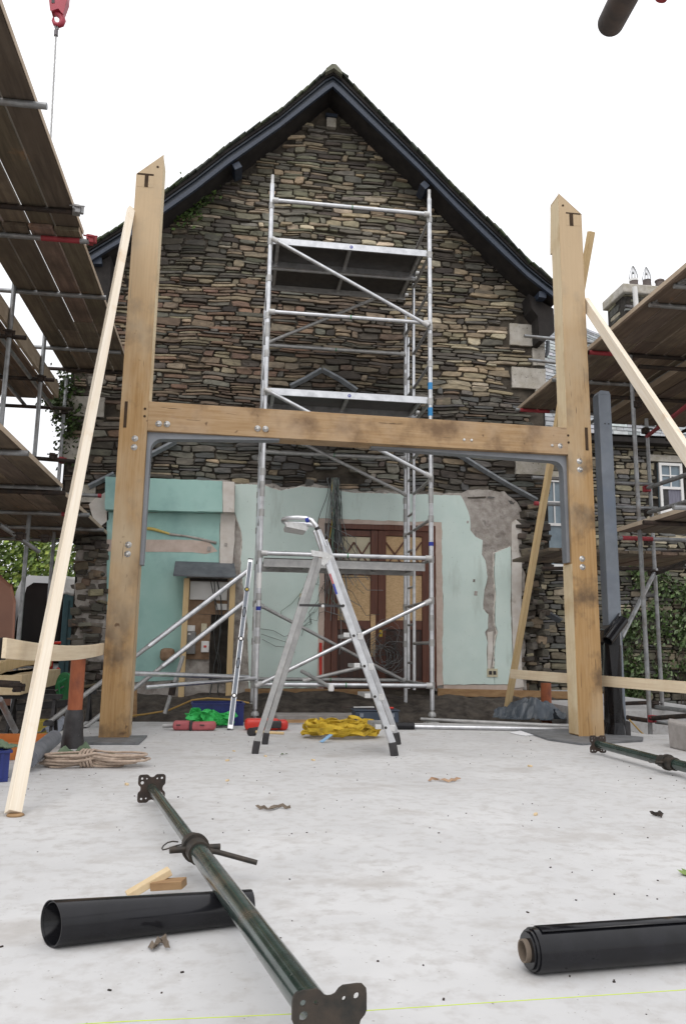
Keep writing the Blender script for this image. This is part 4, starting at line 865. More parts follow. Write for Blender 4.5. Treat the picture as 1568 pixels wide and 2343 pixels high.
tf = MB(); tf.lathe((rcx, rcy, 0), [(.085, 0), (.083, .05), (.074, .12), (.072, .2), (.066, .27), (.058, .285)], 20); obj('tarred_foot', tf, tarm, rc_)

# ================================================================== ACROW PROPS
def perf_plate(c, ax_, up_, s, m_, parent, ct=.006, rot=0):
    ax_ = Vector(ax_).normalized(); u = Vector(up_); u = (u-ax_*u.dot(ax_)).normalized(); v = ax_.cross(u)
    if rot: u, v = u*math.cos(rot)+v*math.sin(rot), v*math.cos(rot)-u*math.sin(rot)
    n = 64; out = []
    def edge(t):   # square plate with waisted sides
        a0 = 2*math.pi*t; x, y = math.cos(a0), math.sin(a0); k = 1/max(abs(x), abs(y)); x, y = x*k, y*k
        cxr = max(abs(x), abs(y)); o = min(abs(x), abs(y))
        # notch in each side
        dpt = .20*max(0, 1-(o/.26)**2)**.5 if o < .26 else 0
        if abs(x) > abs(y): x -= math.copysign(dpt, x)
        else: y -= math.copysign(dpt, y)
        if o > .80: f = (o-.86)/.14; f = max(0, f); x *= 1-.06*f; y *= 1-.06*f
        return x*s, y*s
    pts = [edge((i+.5)/n) for i in range(n)]
    hs = [(.72, .72, .085), (-.72, .72, .085), (.72, -.72, .085), (-.72, -.72, .085), (.42, .70, .12), (-.42, .70, .0), (-.42, -.70, .12), (.42, -.70, .0), (.62, .0, .0), (-.62, 0, 0), (.70, .38, .06), (-.70, .38, .06), (-.70, -.38, .06), (.70, -.38, .06)]
    hs = [(a*s, b*s, r*s) for a, b, r in hs if r]
    loops = [[Vector((x, y, 0)) for x, y in pts]] + [[Vector((a+r*math.cos(-2*math.pi*k/10), b+r*math.sin(-2*math.pi*k/10), 0)) for k in range(10)] for a, b, r in hs]
    tr3 = tessellate_polygon(loops); flat = [p for l in loops for p in l]; N_ = len(flat)
    W3 = lambda p, d: Vector(c)+u*p.x+v*p.y+ax_*d
    mb = MB(); vs = [W3(p, -ct/2) for p in flat]+[W3(p, ct/2) for p in flat]; fs = [tuple(t) for t in tr3]+[tuple(i+N_ for i in t) for t in tr3]
    o = 0
    for l in loops:
        k = len(l); fs += [(o+i, o+(i+1) % k, N_+o+(i+1) % k, N_+o+i) for i in range(k)]; o += k
    mb.add(vs, fs); return obj('end_plate', mb, m_, parent)
def acrow(A, B, tcol, label, r1, r2, rotA=0, rotB=0, s=.066, hdir=None, upv=(0, 0, 1)):
    # A: end of the inner tube, B: end of the outer tube
    A, B = Vector(A), Vector(B); ax_ = (B-A).normalized(); t = thing('steel_prop', label, 'prop', (A+B)/2*V(1, 1, 0).x if False else ((A.x+B.x)/2, (A.y+B.y)/2, 0))
    c = A+(B-A)*tcol; sd_ = ax_.cross(V(0, 0, 1)).normalized(); up_ = sd_.cross(ax_)
    o = obj('inner_tube', MB().tube(A, c, r1, 20), greenst, t); hl = MB()
    n = int((c-A).length/.11)
    for k in range(1, n): q = A+ax_*(k*.11); hl.tube(q-sd_*r1*1.02*hs_(sd_), q-sd_*r1*.9*hs_(sd_), .007, 8)
    obj('pin_hole', hl, tarm, o)
    obj('outer_tube', MB().tube(c, B, r2, 24), greenst, t)
    col_ = MB(); col_.tube(c-ax_*.07, c-ax_*.0, r2*1.14, 24); col_.tube(c-ax_*.001, c+ax_*.022, r2*1.52, 24); col_.tube(c+ax_*.021, c+ax_*.10, r2*1.22, 24); o = obj('collar_nut', col_, prust, t)
    for s_, L in ((1, .05), (-1, .045)):
        lug = MB().tube(c+ax_*.02+sd_*s_*r2, c+ax_*.02+sd_*s_*(r2*1.2+L), .011, 8); obj('lug', lug, prust, o)
    hp = hdir or [c+ax_*.06+sd_*(-r2), c+ax_*.05-sd_*(r2+.04)-up_*.01, c+ax_*.10-sd_*.19-up_*.04]
    hn = MB().path(hp, .0085, 8); obj('handle', hn, prust, t)
    w_ = [c-ax_*(.05+.045*math.cos(k*.5))+sd_*(r2+.035+.04*math.sin(k*.5-.6))+up_*.005*math.sin(k) for k in range(11)]
    obj('pin_wire', MB().path(w_, .0025, 5), prust, t)
    perf_plate(A, ax_, upv, s, rustdark, t, rot=rotA); perf_plate(B, ax_, upv, s, prust, t, rot=rotB); return t
def hs_(v): return 1
A = gp(347, 1803, .078); B = gp(753, 2356, .125)
acrow(A, B, .485, 'dark green adjustable steel prop lying across the slab in the foreground', .0235, .030)
A = gp(1366, 1702, .078); B = gp(1620, 1768, .07)
acrow(A, B, .68, 'rusty green steel prop lying on the slab at the right edge', .030, .034)

# ================================================================== PLASTIC PIPE, ROLL, OFFCUTS
a_ = gp(117, 2112, .055); b_ = gp(574, 2072, .045)
bp = thing('black_pipe', 'matt black plastic pipe lying under the foreground steel prop', 'pipe', (a_.x, a_.y, 0)); obj('pipe', MB().pipe(a_, b_, .055, .0025, 48, r2=.043, shear=((.2, -1, 0), .42)), blackp, bp); obj('inner_layer', MB().pipe(a_+(b_-a_)*.01+V(0, 0, -.001), b_, .0515, .002, 40, r2=.040, shear=((.2, -1, 0), .42)), blackp, bp)
a_ = gp(1204, 2174, .050); b_ = gp(1700, 2137, .050); ax = (b_-a_).normalized()
br = thing('polythene_roll', 'glossy black polythene roll on a cardboard core at the right', 'roll', (a_.x, a_.y, 0))
for k, (r0, r1, dx) in enumerate(((.050, .046, .014), (.0458, .041, .006), (.0408, .026, 0.))): obj('plastic_layer', MB().pipe(a_+ax*dx+V(0, 0, -.0001), b_, r0, r0-r1, 40), blackpr, br)
fl_ = MB(); sd_ = ax.cross(V(0, 0, 1)); pts = []
n_ = 10
vs = []; fs = []
for i in range(2):
    for k in range(n_):
        an = R_(55+k*7); rr_ = .0508+.0005*k; c = (a_+ax*(.03 if i == 0 else .9)); vs.append(c - sd_*math.cos(an)*rr_ + V(0, 0, math.sin(an)*rr_))
fs = [(k, k+1, n_+k+1, n_+k) for k in range(n_-1)]; fl_.add(vs, fs, True); o = obj('loose_flap', fl_, blackpr, br); sm2 = o.modifiers.new('s', 'SOLIDIFY'); sm2.thickness = .002
obj('cardboard_core', MB().pipe(a_-ax*.012, b_, .0258, .004, 32), cardb, br)
g = gp(338, 2058); one('wood_offcut', MB().obox((g.x-.0, g.y+.01, .045), (.85, .25, .42), (-.28, .95, 0), (-.42, 0, .85), .14, .04, .02), cutm, 'pale offcut of wood propped behind the black pipe', 'offcut', bevel=.002)
g = gp(384, 2058); one('wood_offcut', MB().obox((g.x+.0, g.y+.0, .045), (.95, -.25, .1), (.25, .95, 0), (-.1, 0, 1), .10, .05, .024), timberb, 'darker brown offcut of wood propped behind the black pipe', 'offcut', bevel=.002)
sg = MB(); sg.path([gp(-200, 2367, .10), gp(286, 2336, .10), gp(826, 2312, .10), gp(1086, 2295, .10), gp(1700, 2255, .10)], .0008, 5); one('string_line', sg, stringm, 'taut lime green builders string across the bottom of the picture', 'string')

# ================================================================== LEFT SCAFFOLD
sr2 = random.Random(31); BT = .038; TR = .0242
def boards(parent, x0, x1, y0, y1, z, wd=.225, stagger=True, gap=.012, breaks=()):
    x = x1; k = 0
    while x > x0+.05:
        xa = max(x0, x-wd+gap)
        ys = [y0]+[b+sr2.uniform(-.3, .3)*stagger for b in breaks]+[y1]
        for ya, yb in zip(ys, ys[1:]):
            mb = MB(); mb.col = jitc((1, 1, 1), sr2, .24); dz = sr2.uniform(-.006, .006)
            mb.box((xa, ya+.004, z+dz), (x-gap/2, yb-.004, z+BT+dz)); obj('board', mb, board, parent, bevel=.003)
        x -= wd; k += 1
def edge_strip(parent, x, y0, y1, z, s=1):
    mb = MB().box((x, y0, z-.002), (x+s*.004, y1, z+BT+.004)); obj('board_edge', mb, boardedge, parent)
def tubeo(parent, a, b, m_=galv, r=TR, name='tube'): return obj(name, MB().tube(a, b, r, 12), m_, parent)
def coupler(parent, p, m_=rustdark, s=.05):
    mb = MB(); p = Vector(p); mb.obox(p, (1, .2, 0), (-.2, 1, 0), (0, 0, 1), s*1.3, s*1.5, s*1.5); mb.tube(p+V(-s, -s*.9, s*.3), p+V(s*1.5, -s*.9, s*.3), .009, 6); mb.tube(p+V(-s*.2, -s*1.6, -s*.4), p+V(-s*.2, s, -s*.4), .010, 6)
    mb.lathe(p+V(s*.9, 0, -s*.6), [(.018, 0), (.018, s*1.2)], 8); return obj('coupler', mb, m_, parent, bevel=.006)
sl_ = thing('scaffold', 'tall tube and board scaffold on the left with several lifts', 'scaffolding', (-2.4, 8, -.2))
ZT = 4.5
boards(sl_, -2.42, -1.51, 3.2, 6.9, ZT); boards(sl_, -2.40, -1.52, 6.75, 10.6, ZT-.045, breaks=(9.0,)); edge_strip(sl_, -1.511, 3.2, 6.9, ZT); edge_strip(sl_, -1.521, 6.75, 10.6, ZT-.045)
boards(sl_, -3.4, -2.62, 3.2, 7.6, ZT)
def lift_transom(py, z, px_right, x_left=-4.2, m_=galv, tape=None):
    p = gp(px_right, py, z); tubeo(sl_, (x_left, p.y, z), (p.x, p.y, z), m_, name='transom')
    if tape: obj('red_tape', MB().tube((p.x-tape[0], p.y, z), (p.x-tape[1], p.y, z), TR+.001, 12), rustred, sl_)
zt_ = ZT-.03
lift_transom(243, zt_-.0, 108); lift_transom(486, zt_, 178, m_=rustdark); lift_transom(553, zt_-.045, 204, tape=(.42, .08)); lift_transom(681, zt_-.045, 243); lift_transom(806, zt_-.045, 276)
lift_transom(853, zt_-.045, 286, m_=rustdark)
coupler(sl_, gp(170, 480, ZT-.02)+V(.02, 0, 0), galv); coupler(sl_, gp(201, 548, ZT-.04)+V(.02, 0, 0), rustred)
p1 = gp(163, 478, ZT); p2 = gp(196, 556, ZT)
# deck behind, to the left of the gap
ZC = 4.02
boards(sl_, -3.9, -2.49, 5.4, 10.45, ZC); tubeo(sl_, (-2.52, 5.0, ZC-.09), (-2.52, 10.75, ZC-.09), galv, name='ledger'); tubeo(sl_, (-2.9, 5.0, ZC-.05), (-2.9, 10.6, ZC-.05), galv, name='ledger')
obj('toe_board', MB().box((-2.47, 5.4, ZC+.01), (-2.43, 10.4, ZC+.20)), boardedge, sl_)
for y in (8.05, 9.35, 10.5): tubeo(sl_, (-4.3, y, ZC-.10), (-2.25, y, ZC-.10), rustdark, name='transom')
for y, zt2 in ((8.0, 4.62), (9.35, 4.62), (10.66, 4.4)):
    tubeo(sl_, (-2.4, y, -.22), (-2.4, y, zt2), galv, name='standard'); coupler(sl_, (-2.4, y-.03, ZC-.10))
    coupler(sl_, (-2.4, y-.03, 2.42))
# middle lift
ZD = 2.36
e1 = gp(143, 1117, ZD); boards(sl_, -4.3, e1.x, 3.6, e1.y, ZD); edge_strip(sl_, e1.x, 3.6, e1.y, ZD)
for py, pxr in ((1037, 66), (1118, 140)): lift_transom(py, ZD-.03, pxr, m_=galv)
lift_transom(1128, ZD-.10, 150, m_=rustdark)
e2, e3 = gp(168, 1139, ZD-.09), gp(246, 1232, ZD-.09); boards(sl_, -4.6, (e2.x+e3.x)/2, e2.y-.1, e3.y+.2, ZD-.09); edge_strip(sl_, (e2.x+e3.x)/2, e2.y-.1, e3.y+.2, ZD-.09)
for py, pxr, tp in ((1178, 205, (.30, .12)), (1212, 238, None), (1240, 250, None)): 
    p = gp(pxr, py, ZD-.13); tubeo(sl_, (-4.2, p.y, ZD-.13), (p.x, p.y, ZD-.13), galv, name='transom')
    if tp: obj('red_tape', MB().tube((p.x-tp[0], p.y, ZD-.13), (p.x-tp[1], p.y, ZD-.13), TR+.001, 12), rustred, sl_)
p = at(232, 1134, 9.9); tubeo(sl_, (-2.6, 9.9, p.z+.0), (p.x, 9.9, p.z), galv, name='tube'); obj('tube_end', MB().tube((p.x-.04, 9.9, p.z), (p.x+.002, 9.9, p.z), TR+.001, 12), rustred, sl_)
tubeo(sl_, at(80, 1048, 9.3), at(180, 1056, 9.3), rustdark, name='handrail'); coupler(sl_, at(120, 1044, 9.28)); coupler(sl_, at(141, 1052, 10.6), rustred)
tubeo(sl_, (-2.4, 5.2, -.2), (-2.4, 5.2, 2.3), galv, name='standard')
tubeo(sl_, at(0, 1600, 6.2), at(36, 1672, 6.6), galv, name='brace'); tubeo(sl_, at(-20, 1562, 6.9), at(45, 1566, 6.9), rustdark, r=.03, name='ledger')
coupler(sl_, at(40, 1572, 6.85)); tubeo(sl_, at(0, 1200, 8.2), at(90, 1262, 8.6), galv, name='brace')
coupler(sl_, at(45, 1226, 7.85)); coupler(sl_, at(102, 1232, 8.2))

# ================================================================== RIGHT SCAFFOLD
sq_ = thing('scaffold', 'tube and board scaffold on the right with a high deck and a low deck', 'scaffolding', (4.6, 8.5, -.2))
ZU = 4.2
xr_ = gp(1400, 943, ZU).x; boards(sq_, 3.90, xr_, 5.2, 10.35, ZU, breaks=(7.6,)); 
obj('board_edge', MB().box((3.893, 5.2, ZU-.002), (3.897, 10.35, ZU+BT+.004)), boardedge, sq_)
pl_, pr2 = gp(1347, 985, 4.05), gp(1568, 812, 4.05)
xs_ = gp(1400, 943, ZU-.16).x; boards(sq_, xs_, xs_+1.35, 5.0, 10.2, ZU-.16); obj('board_edge', MB().box((xs_-.012, 5.0, ZU-.165), (xs_-.002, 10.2, ZU-.10)), boardedge, sq_)
def rtr(px, py, z, x1, m_=galv, tape=None):
    p = gp(px, py, z); tubeo(sq_, (p.x, p.y, z), (x1, p.y, z), m_, name='transom')
    if tape: obj('red_tape', MB().tube((p.x+tape[0], p.y, z), (p.x+tape[1], p.y, z), TR+.001, 12), rustred, sq_)
zu = ZU-.03
rtr(1178, 937, zu, 6.4, tape=(.06, .5)); rtr(1345, 806, zu, 6.4, rustdark, (.0, .3)); rtr(1262, 869, zu, 6.4); rtr(1484, 697, zu, 6.4); rtr(1540, 654, zu, 6.4)
for (px, py) in ((1493, 690), (1560, 640)): coupler(sq_, gp(px, py, ZU+.01), galv)
obj('red_tape', MB().tube(gp(1499, 684, ZU+.06), gp(1530, 663, ZU+.06), TR, 10), rustred, sq_)
for px, py, z in ((1350, 905, zu-.17), (1460, 838, zu-.17)): rtr(px, py, z, 6.4, rustdark)
tubeo(sq_, (5.05, 5.0, zu-.06), (5.05, 10.6, zu-.06), galv, name='ledger')
tubeo(sq_, (6.33, 5.0, zu-.2), (6.33, 10.6, zu-.2), rustdark, name='ledger')
def upr(px, py, Y, zt, zb=-.24, m_=galv):
    p = at(px, py, Y); tubeo(sq_, (p.x, Y, zb), (p.x, Y, zt), m_, name='standard'); return p.x
x1 = upr(1466, 1300, 7.98, ZU-.05); x2 = upr(1490, 1200, 9.0, at(1474, 975, 9.0).z+.1)
coupler(sq_, at(1474, 985, 8.95), rustdark); coupler(sq_, at(1455, 925, 7.95))
xx = at(1479, 1112, 9.0)
for (a_, Ya), (b_, Yb), m_ in ((((1229, 1151.6), 9.0), ((1502, 1163), 9.0), galv), (((1367, 1102), 9.0), ((1492, 1108), 9.0), galv), (((1216, 1092), 9.6), ((1280, 1095), 9.6), galv),
      (((1477, 1117), 9.0), ((1600, 1075), 6.6), galv), (((1479, 1173), 9.0), ((1600, 1139), 6.6), galv),
      (((1198, 768), 10.3), ((1400, 789), 10.3), galv), (((1207, 823), 10.3), ((1300, 833), 10.3), galv),
      (((1420, 1458), 7.6), ((1499, 1303), 8.9), galv), (((1478, 998), 9.0), ((1600, 905), 6.8), rustred), (((1380, 1611), 9.3), ((1506, 1606), 8.9), rustdark), (((1493, 1616), 8.9), ((1600, 1630), 7.6), galv),
      (((1433, 1641), 8.3), ((1487, 1649), 8.0), rustdark), (((1497, 1650), 7.9), ((1600, 1662), 7.6), galv), (((1486, 1643), 7.95), ((1600, 1635), 6.9), rustdark), (((1500, 1311), 8.9), ((1600, 1272), 7.2), rustdark), (((1180, 1045), 10.2), ((1250, 1048), 10.2), galv)):
    tubeo(sq_, at(*a_, Ya), at(*b_, Yb), m_)
obj('tube_end', MB().tube(at(1221, 1151.2, 9.0), at(1230, 1151.6, 9.0), TR+.003, 12), rustred, sq_)
for (px, py), Y, m_ in (((1477, 1118), 8.95, rustred), ((1480, 1172), 8.95, rustdark), ((1489, 1310), 8.85, rustdark), ((1495, 1612), 8.85, rustdark), ((1491, 1644), 7.93, rustred), ((1480, 1240), 8.8, rustdark)): coupler(sq_, at(px, py, Y), m_)
# low deck
ZL = 2.12
pt_ = gp(1411, 1216, ZL); 
boards(sq_, pt_.x, pt_.x+1.3, 4.8, pt_.y, ZL); obj('board_edge', MB().box((pt_.x-.006, 4.8, ZL-.002), (pt_.x-.002, pt_.y, ZL+BT+.004)), boardedge, sq_)
rtr(1412, 1230, ZL-.03, pt_.x+1.5, galv, (.05, .42)); rtr(1470, 1195, ZL-.03, pt_.x+1.5, rustdark); p = gp(1538, 1160, ZL-.03); tubeo(sq_, (p.x, p.y, p.z), (p.x+1.2, p.y, p.z), galv, name='transom')
boards(sq_, at(1240, 1280, 9.4).x, at(1240, 1280, 9.4).x+2.4, 9.2, 10.5, 2.03); tubeo(sq_, at(1238, 1300, 9.3), at(1560, 1300, 9.3), rustdark, name='transom'); tubeo(sq_, at(1238, 1272, 9.9), at(1560, 1260, 9.9), rustdark, name='transom')
# free white tube standing above the high deck
wt = MB().tube(at(1457, 745, 11.), at(1450, 657, 11.), .04, 12); obj('white_post', wt, whitep, sq_)

# ================================================================== FAR HOUSE ON THE RIGHT
YH = 13.5
fh = thing('far_house', 'stone house behind the right scaffold with a grey slate roof and sash windows', 'house', (7, YH, -.2))
w0, w1 = at(1195, 1200, YH).x, at(1760, 1200, YH).x; ze = at(1400, 1000, YH).z
wn1 = [at(1502, 1059, YH), at(1562, 1171, YH)]; wn2 = [at(1238, 1096, YH), at(1296, 1298, YH)]
mb = MB().box((w0, YH+.04, -.2), (w1, YH+.5, ze)); obj('wall', mb, mortar, fh)
def ftest(x, z):
    X, Z = x+w0, z-.2
    if X > w1 or Z > ze: return False
    for a_, b_ in (wn1, wn2):
        if a_.x-.06 < X < b_.x+.06 and b_.z-.05 < Z < a_.z+.12: return False
    return True
def fcol(x, z, r): return jitc(pick([(3, (.20, .18, .13)), (3, (.13, .125, .10)), (1, (.34, .31, .23)), (1.5, (.08, .078, .07)), (1.5, (.15, .15, .15))], r), r, .16)
fr_ = random.Random(41); fs_ = MB(); rubble(fs_, (w0, YH, -.2), (1, 0, 0), (0, -1, 0), w1-w0, ze+.2, ftest, fcol, fr_, hmin=.05, hmax=.14, wmin=.13, wmax=.42, wave=.03, rough=.015, npts=8); obj('stone_facing', fs_, stone2, fh)
def window(a_, b_, open_=False):
    wo_ = obj('window', MB().box((a_.x, YH-.01, b_.z), (b_.x, YH+.035, a_.z)), winglass, fh); f = MB(); t = .05
    f.box((a_.x, YH-.05, b_.z), (a_.x+t, YH-.011, a_.z)); f.box((b_.x-t, YH-.05, b_.z), (b_.x, YH-.011, a_.z)); f.box((a_.x+t, YH-.05, a_.z-t), (b_.x-t, YH-.011, a_.z)); f.box((a_.x+t, YH-.05, b_.z), (b_.x-t, YH-.011, b_.z+t))
    m_ = (a_.z*.48+b_.z*.52); f.box((a_.x+t, YH-.04, m_-.025), (b_.x-t, YH-.011, m_+.025)); obj('frame', f, whitep, wo_)
    mid = (a_.x+b_.x)/2; f = MB().box((mid-.012, YH-.032, m_+.026), (mid+.012, YH-.0105, a_.z-t)); obj('glazing_bar', f, whitep, wo_)
    zz = (m_+a_.z)/2; f = MB().box((a_.x+t, YH-.030, zz-.012), (b_.x-t, YH-.0103, zz+.012)); obj('glazing_bar', f, whitep, wo_)
    f = MB().box((a_.x-.05, YH-.10, b_.z-.07), (b_.x+.05, YH+.03, b_.z-.002)); obj('sill', f, whitep, wo_)
    if open_:
        f = MB().box((a_.x+t, YH-.015, b_.z+t), (a_.x+t+.13, YH-.0105, m_-.026)); obj('open_gap', f, tarm, wo_)
        f = MB().box((a_.x+t+.13, YH-.016, b_.z+t), (b_.x-t, YH-.0106, m_-.026)); obj('curtain', f, curtain, wo_)
WLOC['window'] = WLOC['far_house']; window(*wn1, True); window(*wn2)
for a_, b_ in (wn1, wn2):
    mb = MB().box((a_.x-.15, YH-.015, a_.z+.03), (b_.x+.15, YH+.05, a_.z+.16)); obj('lintel', mb, quoin, fh, bevel=.01)
mb = MB().box((at(1176, 1040, YH).x, YH-.02, at(1200, 1088, YH).z), (at(1250, 1040, YH).x, YH+.05, at(1200, 1045, YH).z)); obj('quoin', mb, quoin, fh, bevel=.01)
# slate roof laid in courses
def slatefield(A_, B_, C_, D_, rows, wd, rng, c0):
    mb = MB(); A_, B_, C_, D_ = map(Vector, (A_, B_, C_, D_)); nrm = (B_-A_).cross(D_-A_).normalized()
    if nrm.y > 0: nrm = -nrm
    for r in range(rows):
        t0, t1 = r/rows, (r+1.25)/rows; p0, p1 = A_.lerp(D_, t0), B_.lerp(C_, t0); q0, q1 = A_.lerp(D_, t1), B_.lerp(C_, t1); L = (p1-p0).length; s = -rng.uniform(0, wd)
        while s < L:
            w_ = wd*rng.uniform(.5, 1.4); a0, a1 = max(0, s/L), min(1, (s+w_-.006)/L)
            if a1 > a0:
                mb.col = jitc(c0 if rng.random() < .8 else tuple(v*.7 for v in c0), rng, .16); th = rng.uniform(.006, .014); j = nrm*rng.uniform(0, .004); dr = (p0-q0)*rng.uniform(-.04, .06)
                w0_, w1_ = p0.lerp(p1, a0)+dr, p0.lerp(p1, a1)+dr; u0, u1 = q0.lerp(q1, a0), q0.lerp(q1, a1)
                mb.hexa([w0_+nrm*.012+j, w1_+nrm*.012+j, u1+j, u0+j, w0_+nrm*(.012+th)+j, w1_+nrm*(.012+th)+j, u1+nrm*.004+j, u0+nrm*.004+j])
            s += w_
    return mb
YT = 17.5
A_, B_, C_, D_ = at(1180, 983, YH-.25), at(1760, 1012, YH-.25), at(1720, 940, YT), at(1150, 672, YT)
C_ = at(1760, 930, YT)
obj('roof', slatefield(A_, B_, C_, D_, 34, .26, fr_, (.34, .36, .375)), slateg, fh)
obj('roof_deck', MB().add([A_+V(0, .03, -.03), B_+V(0, .03, -.03), C_+V(0, 0, -.03), D_+V(0, 0, -.03)], [(0, 1, 2, 3)]), soffitm, fh)
obj('eaves_board', MB().beam(A_+V(0, .12, -.07), B_+V(0, .12, -.07), .22, .10), soffitm, fh)
# chimney
ca, cb_ = at(1429, 700, 17.), at(1545, 700, 17.)
YC = 17.; cz0, cz1 = at(1429, 800, 17.).z, at(1429, 672, 17.).z
ch = thing('chimney_stack', 'stone chimney stack with three clay pots above the right scaffold', 'chimney', (ca.x, YC, cz0))
chm = MB(); rubble(chm, (ca.x, YC, cz0), (1, 0, 0), (0, -1, 0), cb_.x-ca.x, cz1-cz0, lambda x, z: .03 < x < cb_.x-ca.x-.06, fcol, fr_, hmin=.05, hmax=.12, wmin=.15, wmax=.4, wave=.01, rough=.008)
rubble(chm, (ca.x, YC+.95, cz0), (0, -1, 0), (-1, 0, 0), .95, cz1-cz0, lambda x, z: .02 < x < .93, fcol, fr_, hmin=.1, hmax=.24, wmin=.3, wmax=.6, wave=.01, rough=.006)
obj('stack_facing', chm, brownc, ch); obj('stack', MB().box((ca.x+.02, YC+.02, cz0-4), (cb_.x, YC+.95, cz1)), mortar, ch)
obj('cap_stone', MB().box((ca.x-.09, YC-.10, cz1), (cb_.x+.05, YC+1.03, cz1+.24)), quoin, ch, bevel=.03)
capm = cz1+.24
for k, (px, cone) in enumerate(((1448, 1), (1478, 1), (1507, 0))):
    x = at(px, 645, YC+.12).x; po = obj('chimney_pot', MB().lathe((x, YC+.12, capm), [(.11, 0), (.105, .1), (.10, .20), (.105, .23)], 16), teracot, ch)
    if cone:
        wm = MB()
        for j in range(8):
            a_ = math.pi*j/4; wm.path([(x+.10*math.cos(a_)*r, YC+.12+.10*math.sin(a_)*r, capm+.22+h_) for r, h_ in ((1, 0), (1.05, .08), (.8, .20), (.35, .32), (.05, .38))], .006, 4)
        wm.lathe((x, YC+.12, capm+.38), [(.025, 0), (.03, .02), (.01, .06)], 8); obj('wire_guard', wm, galv, po)
        if k == 0: obj('pale_rim', MB().lathe((x, YC+.12, capm+.17), [(.112, 0), (.112, .055)], 16), whitep, po)
    else: obj('pot_crown', MB().lathe((x, YC+.12, capm+.22), [(.12, 0), (.12, .03), (.07, .06), (.06, .03)], 10), teracot, po)
# climber on the lower wall
cvp = []
for k in range(34):
    x, y = ir.uniform(1425, 1600), ir.uniform(1300, 1600)
    if (x-1420)*.8+ (y-1290)*.5 > 20: cvp.append((at(x, y, YH-.12), (.13, .05, .16)))
cl_ = thing('climbing_plant', 'green climber growing up the lower wall of the far stone house', 'climber', (6.5, YH-.1, -.2)); leafcloud('leaves', cvp, leafw, .046, ir, 2400, .9, '', '', parent=cl_, tint=((1, 1, 1), (.5, .6, .4), (1.7, 1.7, 1.6), (.7, .9, .5)))
vs_ = MB()
for k in range(14): x = ir.uniform(1430, 1590); p = at(x, 1610, YH-.06); vs_.path([p, p+V(ir.uniform(-.15, .15), 0, .8), p+V(ir.uniform(-.4, .4), 0, 1.7)], .008, 4)
obj('stems', vs_, bark, cl_)
# loose slate hanging on the broken edge
mb = MB().beam(at(1245, 1400, 10.7), at(1281, 1420, 10.7), .1, .03, (0, .5, 1)); one('hanging_slate', mb, leadm, 'loose grey slate strip sticking out of the broken wall edge on the right', 'slate')
g = gp(1529, 1700); blk = MB(); q0, q1 = gp(1531, 1711), gp(1640, 1735)
blk.hexa([(q0.x, q0.y, 0), (q1.x, q1.y, 0), (q1.x+.3, q1.y+.3, 0), (q0.x*1.05, q0.y*1.05, 0), (q0.x-.01, q0.y, .22), (q1.x, q1.y, .20), (q1.x+.3, q1.y+.3, .2), (q0.x*1.05, q0.y*1.05, .22)])
one('concrete_block', blk, concside, 'rough grey concrete block on the slab at the right edge', 'block', bevel=.015)
mb = MB(); mb.path([at(1438, 1646, 7.9), at(1462, 1672, 7.6), at(1490, 1697, 7.45), at(1500, 1700, 7.4)], .008, 6); one('frayed_rope', mb, cordm, 'thin yellow-brown rope hanging beside the grey steel column', 'rope')

# ================================================================== LUMPY HEAPS
def heap(name, cx, cy, sx, sy, h, rng, material, label, cat, z0=.0, rot=0, n=44, rough=.5, sharp=1.0):
    mb = MB(); sd = rng.uniform(0, 90); vs = []; fs = []
    for j in range(n+1):
        for i in range(n+1):
            u, v = i/n*2-1, j/n*2-1; r = max(abs(u), abs(v)); r2 = math.hypot(u, v) or 1; k = r/r2; u2, v2 = u*k, v*k
            rr = math.hypot(u2, v2); e = 1+.25*noise.noise(Vector((math.atan2(v2, u2)*1.3+sd, sd, 0)))
            z = h*max(0, 1-rr**3.2)**sharp*(.55+rough*.9*(1-abs(noise.noise(Vector((u*1.9+sd, v*1.9, 2))))*3)+.3*rough*noise.noise(Vector((u*1.1+sd, v*1.1, 5))))+h*.5*rough*(.5-abs(noise.noise(Vector((u*4.2+sd, v*4.2, 7)))*2))*(1-rr**2)
            x = u2*sx*e; y = v2*sy*e; c_, s_ = math.cos(rot), math.sin(rot); vs.append((cx+x*c_-y*s_, cy+x*s_+y*c_, z0+max(.0, z)))
    for j in range(n):
        for i in range(n): a_ = j*(n+1)+i; fs.append((a_, a_+1, a_+n+2, a_+n+1))
    mb.add(vs, fs, False)
    return one(name, mb, material, label, cat)
